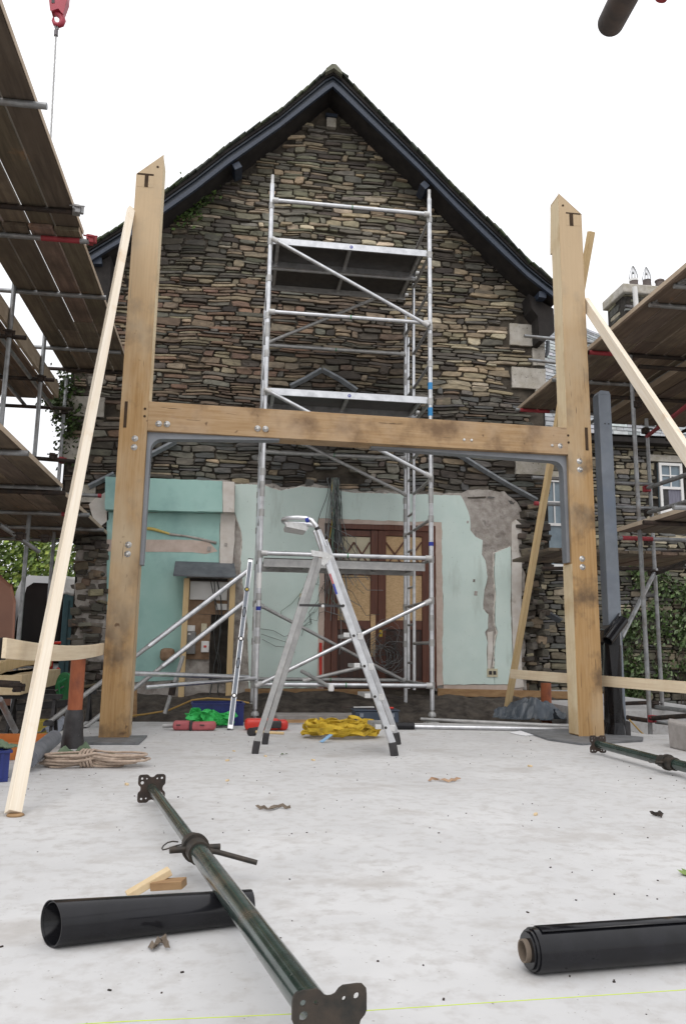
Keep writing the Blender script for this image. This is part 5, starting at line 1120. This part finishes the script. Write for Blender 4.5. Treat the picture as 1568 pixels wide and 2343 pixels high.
def folded(name, cx, cy, sx, sy, h, rng, material, label, cat, z0=0., npk=9, n=56):
    pk = []
    for k in range(npk):
        a_ = rng.uniform(0, math.pi); r = rng.uniform(0, .55); t = rng.uniform(0, 6.28); pk.append((r*math.cos(t), r*math.sin(t), rng.uniform(.45, 1), a_, rng.uniform(.5, 1.2), rng.uniform(1.6, 3.6)))
    def f(u, v):
        z = -.2
        for px, py, hh, a_, s1, s2 in pk:
            du, dv = u-px, v-py; p_ = du*math.cos(a_)+dv*math.sin(a_); q_ = -du*math.sin(a_)+dv*math.cos(a_); z = max(z, hh-abs(p_)*s1-abs(q_)*s2)
        return z+.10*noise.noise(Vector((u*5, v*5, npk)))+.02*noise.noise(Vector((u*13, v*13, 2)))
    mb = MB(); ids = {}; vs = []; fs = []
    for j in range(n+1):
        for i in range(n+1):
            u, v = i/n*2.4-1.2, j/n*2.4-1.2; z = f(u, v); edge = 1+.2*noise.noise(Vector((u*2, v*2, 7)))
            if math.hypot(u, v) < edge: ids[(i, j)] = len(vs); vs.append((cx+u*sx, cy+v*sy, z0+max(.006+.006*abs(noise.noise(Vector((u*9, v*9, 1)))), z*h)))
    for j in range(n):
        for i in range(n):
            q_ = [(i, j), (i+1, j), (i+1, j+1), (i, j+1)]
            if all(k in ids for k in q_): fs.append(tuple(ids[k] for k in q_))
    mb.add(vs, fs, False); o = one(name, mb, material, label, cat); s_ = o.modifiers.new('s', 'SOLIDIFY'); s_.thickness = .004; return o
hr = random.Random(77)
p = gp(1232, 1648); folded('tarpaulin', p.x+.02, p.y+.36, .44, .34, .27, hr, tarp, 'crumpled blue-grey tarpaulin heap beside the right oak post', 'tarpaulin')
p = gp(1500, 1676, -.2); folded('polythene_sheet', p.x, p.y+.4, 1.0, .6, .26, hr, wrapm, 'crumpled bluish polythene sheet below the right slab edge', 'polythene', z0=-.22)
p = gp(125, 1672, -.1); folded('polythene_bag', p.x, p.y, .30, .2, .16, hr, wrapm, 'shiny grey polythene bag behind the orange crate', 'polythene', z0=-.1)
for k in range(9):
    x, y = [(1060, 1618), (1095, 1625), (1130, 1618), (1155, 1612), (640, 1640), (255, 1655), (335, 1655), (900, 1612), (1105, 1640)][k]
    p = at(x, y, 9.2); s = .05+.05*hr.random(); mb = MB(); mb.obox((p.x, 9.2, bank(p.x, 9.2)+s*.4), (1, hr.uniform(-.5, .5), .1), (-.3, 1, 0), (0, .2, 1), s*2.2, s*1.5, s*1.1)
    one('rubble_stone', mb, render_, 'broken lump of rubble lying along the trench edge', 'rubble', 'rubble stones along the trench', bevel=.02)

# ================================================================== THINGS ON THE FAR EDGE OF THE SLAB
def crate(x0, y0, x1, y1, h, z, m_, label, rot=0, name='plastic_crate'):
    t = .012; cx, cy = (x0+x1)/2, (y0+y1)/2; c = thing(name, label, 'crate', (cx, cy, z)); c_, s_ = math.cos(rot), math.sin(rot)
    def rb(mb, a_, b_):
        v0 = len(mb.v); mb.box(a_, b_)
        for i in range(v0, len(mb.v)): X, Y, Z = mb.v[i]; X -= cx; Y -= cy; mb.v[i] = (cx+X*c_-Y*s_, cy+X*s_+Y*c_, Z)
        return mb
    b = MB(); rb(b, (x0, y0, z+.002), (x1, y1, z+.015)); rb(b, (x0, y0, z+.0152), (x1, y0+t, z+h)); rb(b, (x0, y1-t, z+.0152), (x1, y1, z+h)); rb(b, (x0, y0+t, z+.0152), (x0+t, y1-t, z+h)); rb(b, (x1-t, y0+t, z+.0152), (x1, y1-t, z+h)); obj('body', b, m_, c)
    r = MB(); rb(r, (x0-.012, y0-.012, z+h), (x1+.012, y0+.010, z+h+.014)); rb(r, (x0-.012, y1-.010, z+h), (x1+.012, y1+.012, z+h+.014)); rb(r, (x0-.012, y0+.01, z+h), (x0+.01, y1-.01, z+h+.014)); rb(r, (x1-.01, y0+.01, z+h), (x1+.012, y1-.01, z+h+.014)); obj('rim', r, m_, c)
    rbm = MB()
    for k in range(6): x = x0+(x1-x0)*(k+.5)/6; rb(rbm, (x-.008, y0-.008, z+.02), (x+.008, y0-.0005, z+h-.002))
    obj('ribs', rbm, m_, c); return c
a_, b_ = gp(440, 1652), gp(553, 1652); crate(a_.x, 8.25, b_.x, 8.6, .21, 0, bluem, 'dark blue plastic crate behind the spirit level', .06)
a_, b_ = at(430, 1605, 8.9), 0
def lobes(name, parts, material, label, cat, extra=None, bev=.02):
    t = thing(name, label, cat, parts[0][0])
    for i, (c, ax_, sx_, sy_, sz_) in enumerate(parts):
        ax_ = Vector(ax_).normalized(); ay = V(-ax_.y, ax_.x, 0); o = obj('case', MB().obox(c, ax_, ay, (0, 0, 1), sx_, sy_, sz_), material, t, bevel=bev)
        o.modifiers['bevel'].segments = 4
    return t
g = gp(437, 1672); ca_ = lobes('power_tool', [((g.x-.09, g.y+.08, .045), (1, .05, 0), .17, .13, .085), ((g.x+.11, g.y+.06, .042), (1, -.03, .03), .24, .12, .08)], pinkred, 'dusty pinkish-red power tool lying on the slab beside the green sling', 'power tool', bev=.03)
obj('nozzle', MB().tube((g.x-.17, g.y+.08, .045), (g.x-.27, g.y+.08, .04), .022, 10), alud, ca_); obj('strap', MB().obox((g.x-.005, g.y+.07, .045), (1, 0, 0), (0, 1, 0), (0, 0, 1), .03, .14, .09), tarm, ca_, bevel=.01)
for dx in (-.12, .1): obj('vent', MB().box((g.x+dx-.02, g.y-.012, .05), (g.x+dx+.02, g.y-.002, .06)), tarm, ca_)
g = gp(600, 1672); rc2 = lobes('power_tool', [((g.x+.0, g.y+.10, .055), (1, 0, 0), .34, .16, .11), ((g.x+.20, g.y+.10, .05), (1, 0, 0), .10, .15, .10)], redm, 'bright red power tool body behind the left stepladder legs', 'power tool', bev=.04)
obj('black_grip', MB().obox((g.x+.10, g.y+.01, .06), (1, 0, 0), (0, 1, 0), (0, 0, 1), .16, .03, .07), tarm, rc2, bevel=.012)
g = gp(577, 1684); ml = thing('mallet', 'black rubber mallet with a pale wooden handle on the slab', 'mallet', (g.x, g.y, 0)); obj('head', MB().tube((g.x-.02, g.y+.02, .035), (g.x+.05, g.y+.12, .035), .036, 16), tarm, ml, bevel=.006)
obj('head_band', MB().tube((g.x+.045, g.y+.112, .035), (g.x+.06, g.y+.135, .035), .033, 16), timberb, ml); obj('handle', MB().tube((g.x+.02, g.y+.04, .035), (g.x+.28, g.y-.02, .028), .013, 10), pine2, ml)
def ribbon(pts, w_, t_, upf):
    mb = MB(); pts = [Vector(p) for p in pts]; n = len(pts); vs = []; fs = []
    for i, p in enumerate(pts):
        d = (pts[min(n-1, i+1)]-pts[max(0, i-1)]).normalized(); u = Vector(upf(i)); u = (u-d*u.dot(d)).normalized(); x = d.cross(u)
        vs += [p+u*(a*w_/2)+x*(b*t_/2) for a, b in ((-1, -1), (1, -1), (1, 1), (-1, 1))]
        if i:
            o = (i-1)*4
            for k in range(4): fs.append((o+k, o+(k+1) % 4, o+4+(k+1) % 4, o+4+k))
    fs += [(3, 2, 1, 0), (n*4-4, n*4-3, n*4-2, n*4-1)]; return mb.add(vs, fs, False)
def sling(c, L, W_, nloops, m_, label, wd, hgt, rng, name='webbing_sling', extra=True):
    t = thing(name, label, 'sling', (c[0], c[1], 0))
    for k in range(nloops):
        f = rng.uniform(.55, 1); ox, oy = rng.uniform(-.15, .15)*L*(1-f+.2), rng.uniform(-.3, .3)*W_; ph = rng.uniform(0, 6); n = 64; pts = []; tl = rng.uniform(-.6, .6); z0 = .03+hgt*k/nloops*.6
        for i in range(n):
            a_ = 2*math.pi*i/n*.97+ph; x = L/2*f*math.cos(a_); y = W_/2*f*math.sin(a_); z = z0+abs(hgt*.45*noise.noise(Vector((a_*1.3, k*3.1, 1))))+.012*math.sin(a_*5+k)
            x += .09*noise.noise(Vector((a_*2.4, k*2.1, 9))); y += .13*noise.noise(Vector((a_*2.4, k*2.7, 3)))
            pts.append((c[0]+ox+x, c[1]+oy+y, max(.012, z)))
        obj('webbing', ribbon(pts, wd, .006, lambda i: (math.sin(tl+i*.22)*1.0, math.cos(tl*2+i*.17)*.8, .8)), m_, t)
    return t
g = gp(792, 1690); ys = sling((g.x, g.y+.12), .70, .36, 11, yelloww, 'tangled pile of mustard yellow webbing sling under the stepladder', .034, .16, random.Random(5))
gg = gp(745, 1698); obj('blue_tag', MB().obox((gg.x, gg.y-.01, .035), (.8, .5, .5), (-.5, .8, 0), (-.4, 0, .9), .12, .045, .004), lblue, ys)
g = gp(482, 1664); sling((g.x, g.y+.03), .50, .10, 7, greenw, 'bright green webbing sling draped beside the blue crate', .045, .15, random.Random(8), extra=False)
a_, b_ = gp(812, 1660), gp(912, 1660); tbx = thing('toolbox', 'open-topped dark blue toolbox holding loose tools at the slab edge', 'toolbox', ((a_.x+b_.x)/2, 8.4, 0)); Yt = 8.25; xa, xb = at(811, 1650, Yt).x, at(912, 1650, Yt).x
obj('body', MB().box((xa, Yt, 0), (xb, Yt+.24, .15)), toolb, tbx, bevel=.015); obj('rim', MB().box((xa-.01, Yt-.01, .1505), (xb+.01, Yt+.25, .165)), toolb, tbx, bevel=.004)
for k in (.15, .85): obj('latch', MB().box((xa+(xb-xa)*k-.02, Yt-.012, .09), (xa+(xb-xa)*k+.02, Yt-.001, .13)), steelgrey, tbx)
tls = ((0.0, .10, .36, .06, alud, 'pair of grey steel pincers lying on top of the toolbox', .012), (.16, .3, .42, .02, redm, 'orange-tipped screwdriver lying on top of the toolbox', .009), (-.12, .16, .18, .1, rustdark, 'rusty steel bar sticking out left of the toolbox top', .010), (.22, .05, .36, .2, tarm, 'black-handled drill on top of the toolbox', .022))
for i, (x0, y0, x1, y1, m_, lb, r) in enumerate(tls):
    one('hand_tool', MB().path([(xa+x0, Yt+.05+y0*.5, .17+r), (xa+(x0+x1)/2, Yt+.05+(y0+y1)*.25, .172+r), (xa+x1, Yt+.05+y1*.5, .17+r)], [r*.7, r, r*1.2], 8), m_, lb, 'tool')
g = gp(895, 1670); one('short_pipe', MB().pipe((g.x-.02, g.y+.06, .036), at(946, 1661, g.y+.06)*V(1, 0, 0).x*0+V(at(946, 1661, g.y+.06).x, g.y+.05, .036) if False else (at(946, 1661, g.y+.06).x, g.y+.05, .036), .034, .005, 20), blackp, 'short black plastic pipe lying behind the stepladder foot', 'pipe')
a_, b_ = gp(945, 1662, .024), gp(1306, 1668, .024); one('alu_tube', MB().tube(a_, b_, .022, 12), alu, 'bright aluminium tube lying along the far edge of the slab', 'tube')
a_, b_ = gp(962, 1645, .024), gp(1318, 1657, .05); one('alu_tube', MB().tube((a_.x, a_.y, .024), (b_.x, b_.y, .03), .02, 12), alud, 'dull aluminium tube lying behind the brighter one on the slab edge', 'tube')
one('timber_batten', MB().beam((at(560, 1650, 8.45).x, 8.45, .03), (at(810, 1650, 8.5).x, 8.5, .03), .06, .03), timberb, 'brown timber batten along the slab edge behind the red power tool', 'timber')
P = [gp(x, y) for x, y in ((1165, 1677), (1190, 1672), (1232, 1674), (1236, 1681), (1200, 1684))]; one('paper_sheet', MB().prismz([(p.x, p.y) for p in P], .003, .006), paper, 'white sheet of paper on the slab left of the right oak post', 'paper')
mb = MB(); mb.path([at(280, 1640, 8.9), at(330, 1634, 8.85), at(385, 1625, 8.8), at(415, 1612, 8.8), at(440, 1601, 8.8), at(475, 1597, 8.8), at(530, 1600, 8.8), at(570, 1608, 8.8)], .010, 6); one('air_hose', mb, cordm, 'orange-yellow hose looping over the blue crate', 'hose')
mb = MB(); mb.box((at(367, 1480, 10.6).x, 10.55, at(367, 1512, 10.6).z), (at(400, 1480, 10.6).x, 10.72, at(367, 1482, 10.6).z)); one('hanging_sack', mb, chip, 'crumpled brown paper sack beside the meter cupboard', 'sack', bevel=.05)
for px0, y0, y1, lb in ((308, 1575, 1640, 'short brown timber stake just right of the left oak post'),): one('stake', MB().beam(at(px0, y1, 8.9), at(px0, y0, 8.9), .05, .05, (0, 1, 0)), timberb, lb, 'stake')

# ================================================================== ROPE, BAG AND CRATES AT LEFT
g = gp(200, 1755); bg_ = random.Random(2)
folded('canvas_bag', g.x-.04, g.y+.20, .30, .13, .15, bg_, canvas, 'flat green canvas bag under the coiled rope', 'bag', npk=5)
fq, fr2 = at(632, 1612, 8.95), at(835, 1640, 8.95)
ftm = MB(); ftm.prismz(jag([(fq.x, 8.85), (fr2.x, 8.85), (fr2.x+.1, 9.25), (fq.x-.05, 9.25)], .03, .1, random.Random(4)), -.22, .06); one('concrete_footing', ftm, concside, 'rough grey concrete footing ledge below the door behind the tower', 'footing', bevel=.02)
rp_ = thing('rope_coil', 'coil of pinkish-beige rope tied in the middle on the slab', 'rope', (g.x, g.y, 0))
for k in range(9):
    f = .75+.25*k/9; pts = []; zz = .012+.014*(k % 4)+.006*k
    for i in range(32):
        a_ = 2*math.pi*i/32; x = .33*f*math.cos(a_); y = (.12*f+.016*k*.3)*math.sin(a_)*(.45+.55*abs(math.cos(a_))**.7); z = zz+.02*math.exp(-(x/.06)**2)
        pts.append((g.x+x+.05*noise.noise(Vector((a_, k, 2)))+(0.012*k-.03), g.y+.03+y+.035*noise.noise(Vector((a_*1.4, k*1.7, 5))), z*.8))
    obj('rope_loop', MB().path(pts, .0085, 6, closed=True), ropem, rp_)
for k in range(4):
    pts = [(g.x-.04+k*.022+.008*math.sin(i), g.y+.03+.085*math.cos(math.pi*2*i/12), .05+.055*math.sin(math.pi*2*i/12)) for i in range(12)]; obj('binding', MB().path(pts, .009, 6, closed=True), ropem, rp_)
a_, b_ = gp(72, 1738, .12), gp(122, 1695, .10); rl_ = MB().pipe(at(66, 1736, 5.2), at(124, 1688, 6.0), .055, .03, 20); one('grey_roll', rl_, darkgreyp, 'rolled dark grey membrane resting over the orange crate', 'roll')
crate(-1.78, 5.75, -1.32, 6.35, .10, .0, orangec, 'shallow orange plastic tray behind the grey roll on the left', .05)
crate(-1.75, 4.75, -1.28, 5.1, .16, 0, bluem, 'blue plastic crate at the left edge beside the pine prop', .35)
folded('canvas_cover', -1.42, 4.98, .2, .15, .09, bg_, canvas, 'green canvas cover slumped over the blue crate on the left', 'canvas', z0=.175, npk=5)
# ================================================================== DEBRIS on the slab
dr = random.Random(6)
for x, y in ((520, 1741), (535, 1719), (520, 1787*1.0), (290, 1796), (607, 1731), (716, 1740), (1211, 1754), (1224, 1865)):
    p = gp(x, y); s = dr.uniform(.008, .014); one('stone_chip', MB().obox((p.x, p.y, s*.5), (dr.uniform(-1, 1), 1, 0), (1, -dr.uniform(-1, 1)*0-.01, 0), (0, 0, 1), s*2.2, s*1.3, s), cutm, 'small tan chip of stone on the slab', 'chip', 'tan chips on the slab', bevel=.003)
def curl(cx, cy, L, lab, m_=copperleaf, k=0):
    p = gp(cx, cy); pts = [(p.x-L/2+L*i/9, p.y+.03*math.sin(i*.9+k), .006+.012*abs(math.sin(i*1.3+k))) for i in range(10)]; mb = ribbon(pts, .016, .002, lambda i: (.2, math.cos(i*.9), math.sin(i*1.1)*.8+.3)); mb.path([(q[0], q[1]+.02, .004) for q in pts[2:8]], .002, 4); one('dead_leaf', mb, m_, lab, 'leaf')
curl(1018, 1788, .20, 'curled brown dead leaf and twig in the middle right of the slab'); curl(625, 1852, .16, 'pale brown leaf scrap on the slab left of centre', cardb, 2)
curl(1505, 1868, .05, 'tiny dark leaf scrap near the right edge of the slab', rustdark, 1); curl(365, 2168, .05, 'crumpled tan scrap below the black pipe', cardb, 3)
for k, (x, y) in enumerate(((645, 1727), (655, 1727))): pass
p = gp(650, 1727); one('green_leaf', MB().add([(p.x-.03, p.y, .004), (p.x-.012, p.y-.015, .012), (p.x, p.y, .006), (p.x-.014, p.y+.02, .014), (p.x+.03, p.y+.004, .01), (p.x+.012, p.y-.012, .014), (p.x+.015, p.y+.02, .012)], [(0, 1, 2, 3), (2, 5, 4, 6)]), leafm, 'tiny green leaf pair on the slab behind centre', 'leaf')
p = gp(1566, 2003); lm = MB(); lp = [(math.cos(t)*r, math.sin(t)*r) for t, r in [(i*math.pi/9, (.045 if i % 2 else .026)) for i in range(18)]]; lm.add([(p.x+.02, p.y, .012)]+[(p.x+.02+x, p.y+y, .004+.01*(i % 2)) for i, (x, y) in enumerate(lp)], [(0, i+1, (i+1) % 18+1) for i in range(18)]); one('green_leaf', lm, leaft, 'jagged green leaf cut off by the right edge of the picture', 'leaf')
gr_ = MB()
for k in range(1000):
    x = dr.uniform(-1.6, 5); y = 1.2+dr.random()**1.5*7.0; s = dr.uniform(.001, .0034)*(1 if dr.random() < .96 else 1.9)
    if noise.noise(Vector((x*1.2, y*1.2, 3))) < -.1 and dr.random() < .75: continue
    a_ = dr.uniform(0, 3); gr_.obox((x, y, s*.5), (math.cos(a_), math.sin(a_), 0), (-math.sin(a_), math.cos(a_), 0), (0, 0, 1), s*dr.uniform(1.4, 3.2), s*1.4, s)
o = obj('grit', gr_, rustdark); o['kind'] = 'stuff'; o['label'] = 'dark grit and crumbs scattered over the pale slab'; o['category'] = 'grit'

# ================================================================== BACKGROUND LEFT: van, covered bin, timber stack, trees
YVn = 13.6
vn = thing('white_van', 'rear of a white van with dark tinted glass behind the left scaffold', 'van', (at(12, 1500, YVn).x, YVn, -.2))
vx0, vx1 = at(12, 1500, YVn).x, at(150, 1400, YVn).x; vz = at(80, 1321, YVn).z
prof = [(vx0, -.05), (vx1, -.05), (vx1, vz-.3), (vx1-.12, vz), (vx0+.27, vz), (vx0+.19, vz-.05), (vx0+.12, vz-.25), (vx0+.03, 1.25), (vx0, .6)]
obj('body', MB().prism(prof, YVn, YVn+4.2), vanw, vn, bevel=.04)
gl = [(vx0+.10, .5), (vx1-.05, .5), (vx1-.05, vz-.22), (vx1-.12, vz-.08), (vx0+.34, vz-.08), (vx0+.24, vz-.16), (vx0+.13, 1.2)]
obj('rear_glass', MB().prism(gl, YVn-.02, YVn+.02), glassd, vn); obj('tail_light', MB().box((vx0+.02, YVn-.03, .42), (vx0+.13, YVn+.01, .62)), redm, vn, bevel=.01); obj('bumper', MB().box((vx0, YVn-.10, -.0), (vx1, YVn-.041, .28)), tarm, vn, bevel=.03)
obj('red_stripe', MB().box((vx0+.5, YVn-.022, .35), (vx1-.15, YVn-.0, .58)), redm, vn); obj('brake_light', MB().box((vx0+.75, YVn-.012, vz-.09), (vx0+1.2, YVn+.0, vz-.05)), rustred, vn)
for x in (vx0+.25, vx1-.3): obj('wheel', MB().tube((x-.1, YVn+.7, .1), (x+.1, YVn+.7, .1), .32, 24), tarm, vn)
vn.rotation_euler.z = math.atan2(-vx0-.6, YVn)
cvn = thing('brown_van', 'copper-brown vehicle corner at the left edge of the picture', 'van', (at(38, 1420, 12.4).x, 12.4, -.2)); cx1 = at(38, 1420, 12.4).x; cz = at(20, 1322, 12.4).z
obj('body', MB().prism([(cx1-2, -.05), (cx1-.02, -.05), (cx1, .7), (cx1-.03, cz-.35), (cx1-.10, cz-.12), (cx1-.28, cz+.03), (cx1-2, cz+.08)], 12.4, 15.5), copper, cvn, bevel=.04)
obj('side_window', MB().box((cx1-1.4, 12.38, cz-.6), (cx1-.32, 12.41, cz-.08)), glassd, cvn, bevel=.02); obj('wheel', MB().tube((cx1-.5, 12.42, .1), (cx1-.7, 12.42, .1), .32, 20), tarm, cvn)
cvn.rotation_euler.z = math.atan2(-cx1, 12.4)+.02
bx0, bx1 = at(139, 1450, 12.6).x, at(178, 1450, 12.6).x; bz = at(150, 1358, 12.6).z
bn = thing('steel_container', 'dark teal steel cabinet beside the left corner of the stone house', 'container', (bx0, 12.6, -.2)); obj('body', MB().box((bx0, 12.6, -.2), (bx1+.3, 13.4, bz)), tealm, bn, bevel=.02)
for k in range(3): obj('rib', MB().box((bx0+.07+k*.12, 12.585, -.1), (bx0+.09+k*.12, 12.5995, bz-.1)), tealm, bn)
ts = MB(); vs = []; fs = []
for i in range(9):
    for j in range(7): u, v = i/8, j/6; vs.append((bx0-.03+u*.55, 12.56+.05*math.sin(u*9+v*4), bz-.02+.25*v+.14*v*u+.02*math.sin(u*14)))
for i in range(8):
    for j in range(6): a_ = i*7+j; fs.append((a_, a_+7, a_+8, a_+1))
ts.add(vs, fs, True); o = one('white_sheet', ts, whitep, 'white plastic sheet draped over the teal container', 'sheet'); m2 = o.modifiers.new('s', 'SOLIDIFY'); m2.thickness = .02
# oak baulks on trestles
by = 8.9
for k, (x0, y0, x1, y1) in enumerate(((-20, 1583, 92, 1546), (0, 1566, 86, 1541), (-30, 1600, 150, 1546), (20, 1596, 188, 1545))):
    pA = at(x0, y0, 7.7-.0*k); pB = at(x1, y1, 10.2); one('oak_baulk', MB().beam((pA.x, pA.y, .41), (pB.x-.12*k, pB.y, .41), .20, .18), cutm, ['sawn oak baulk farthest left in the stack on trestles', 'sawn oak baulk second from the left in the stack on trestles', 'sawn oak baulk third from the left in the stack on trestles', 'sawn oak baulk nearest the green cable reel'][k], 'timber', 'sawn oak baulks on the trestles', bevel=.006)
pA = at(-30, 1530, 7.9); pB = at(95, 1512, 9.6); one('curved_plank', MB().beam(pA, pB, .24, .12, bow=-.05, n=8), pine2, 'curved yellowish plank lying on top of the left timber stack', 'timber', bevel=.01)
for k, (px, Y) in enumerate(((30, 8.0), (120, 8.9))):
    p = at(px, 1600, Y); t = thing('trestle', ('black steel trestle nearest the camera under the left timber stack', 'black steel trestle farther back under the left timber stack')[k], 'trestle', (p.x, Y, -.22), 'trestles under the timber'); obj('top_bar', MB().box((p.x-.45, Y-.03, .27), (p.x+.45, Y+.03, .315)), tarm, t)
    for s in (-.4, .4):
        for q in (-.18, .18): obj('leg', MB().beam((p.x+s, Y+q, -.22), (p.x+s*.95, Y, .27), .03, .03), tarm, t)
g = at(146, 1570, 8.6); rl = thing('cable_reel', 'green plastic cable reel beside the rusty round post', 'reel', (g.x, 8.6, .3)); obj('drum', MB().tube((g.x, 8.6, g.z), (g.x+.05, 8.72, g.z), .10, 24), greenbr, rl)
for s in (0, 1): obj('flange', MB().tube((g.x+.05*s, 8.6+.12*s, g.z), (g.x+.055*s+.01, 8.61+.125*s, g.z), .145, 28), greenbr, rl)
obj('handle', MB().path([(g.x-.02, 8.56, g.z-.1), (g.x-.04, 8.53, g.z+.04), (g.x+.03, 8.55, g.z+.08)], .012, 8), greenbr, rl)
obj('stand', MB().path([(g.x-.08, 8.6, .315), (g.x, 8.6, g.z), (g.x+.08, 8.6, .315)], .01, 6), galv, rl)
bxx = at(80, 1640, 8.6); one('yellow_box', MB().box((bxx.x, 8.6, -.2), (bxx.x+.16, 8.8, .02)), cabley, 'small yellow tool case on the ground under the timber stack', 'case', bevel=.015)
one('steel_beam_rack', MB().beam(at(40, 1618, 8.3), at(190, 1605, 8.3), .10, .07), tarm, 'black steel bench rail in front of the green cable reel', 'bench', bevel=.008)
bxx = at(100, 1520, 10.5); rf = thing('red_barrier', 'red tubular barrier frame standing behind the leaning pine prop', 'barrier', (bxx.x, 10.5, -.2))
for a_, b_ in (((106, 1500), (106, 1560)), ((106, 1556), (136, 1528)), ((96, 1472), (140, 1470))): obj('rail', MB().tube(at(*a_, 10.5), at(*b_, 10.5), .02, 8), redm, rf)

def tree(X, Y, h, r, n, label, rng, zc, group=None):
    t = thing('leafy_tree', label, 'tree', (X, Y, -.2), group); tm = MB(); tm.path([(X, Y, -.2), (X+.05, Y, h*.25), (X-.05, Y, h*.5), (X, Y, h*.8)], [.22, .18, .13, .05], 10)
    cl = []
    for k in range(22):
        a_ = rng.uniform(0, 6.28); rr = r*rng.uniform(.2, 1)**.6; z = zc+rng.uniform(-1, 1)*h*.36; c = V(X+rr*math.cos(a_), Y+rr*math.sin(a_)*.7, z); cl.append((c, (r*.19, r*.19, h*.10)))
        tm.path([(X, Y, h*.3+.1*k/22*h), ((X+c.x)/2, (Y+c.y)/2, (h*.4+c.z)/2+.1), c], [.05, .03, .012], 5)
    obj('trunk', tm, bark, t); leafcloud('crown', cl, leaft, .085, rng, n, 1., '', '', parent=t, tint=((1, 1, 1), (.6, .7, .5), (1.4, 1.35, .9)))
tr3 = random.Random(13)
tree(-8.6, 24, 4.6, 2.1, 7500, 'leafy green tree behind the white van, left one', tr3, 3.2); tree(-5.6, 25, 4.5, 1.8, 6000, 'leafy green tree behind the teal container beside the house corner', tr3, 3.1); tree(-11.8, 26, 5.0, 2.2, 3000, 'leafy green tree farthest left behind the brown van', tr3, 3.4)
hm_ = MB()
hg = MB(); 
hp_ = [(V(tr3.uniform(-13, -3.5), 27+tr3.uniform(-.5, .5), tr3.uniform(.2, 1.9)), (.5, .3, .35)) for k in range(50)]
hd = thing('hedge', 'low green hedge far behind the vans', 'hedge', (-8, 27, -.2)); leafcloud('leaves', hp_, leaft, .09, tr3, 5200, 1, '', '', parent=hd, tint=((.7, .8, .6), (.4, .5, .3)))

# ================================================================== CRANE HOOK, OVERHEAD TUBE
YK = 9.; k0 = at(131, 20, YK)
ck = thing('crane_hook', 'red crane hook block hanging at the top left with a steel wire', 'crane hook', at(129, 62, YK))
pk_ = pxz([(113, -30), (160, -30), (157, 8), (146, 38), (136, 30), (119, 32), (115, 5)], YK); obj('block', MB().prism(pk_, YK-.06, YK+.06), crane_m, ck, bevel=.012)
obj('slot', MB().prism(pxz([(121, 4), (128, 4), (128, 16), (121, 16)], YK), YK-.065, YK-.06), tarm, ck)
hk = [at(x, y, YK) for x, y in ((128, 30), (135, 34), (141, 38), (144, 47), (141, 55), (134, 58), (126, 55), (122, 47), (123, 40))]; obj('hook', MB().path(hk, [.03, .035, .04, .04, .038, .034, .028, .02, .01], 10), crane_m, ck)
obj('shackle', MB().path([at(x, y, YK) for x, y in ((131, 55), (127, 62), (129, 70), (133, 66), (131, 58))], .014, 8), craneg, ck); obj('swivel', MB().tube(at(129, 70, YK), at(128.5, 82, YK), .025, 10), craneg, ck)
wr_ = []
for s in (0, 1, 2):
    pts = []; a0, b0 = at(128.5, 80, YK), at(115, 345, YK)
    for i in range(60): q = a0.lerp(b0, i/59); an = i*.9+s*2.1; pts.append(q+V(math.cos(an)*.006, math.sin(an)*.006, 0))
    wr_.append(pts)
wm_ = MB()
for p_ in wr_: wm_.path(p_, .007, 5)
obj('wire_rope', wm_, alud, ck)
e0 = C0+ray(1396, 52)*1.45; e1 = C0+ray(1396, 52)*1.45; e1 = e1+(C0+ray(1500, -150)*1.15-e1).normalized()*2.6
ot = MB().pipe(e0, e1, .0242, .004, 28); one('overhead_tube', ot, rustdark, 'dark out-of-focus scaffold tube end jutting in at the top right', 'tube')
e0 = C0+ray(1530, 1)*6.; e1 = C0+ray(1488, -2)*6.; e1 = e0+(V(.25, -.3, 1)).normalized()*2.2; e0 = C0+ray(1510, -1)*6.; one('overhead_tube', MB().tube(e0, e1, .045, 12), rustred, 'red tube end just peeking in at the top right edge', 'tube')
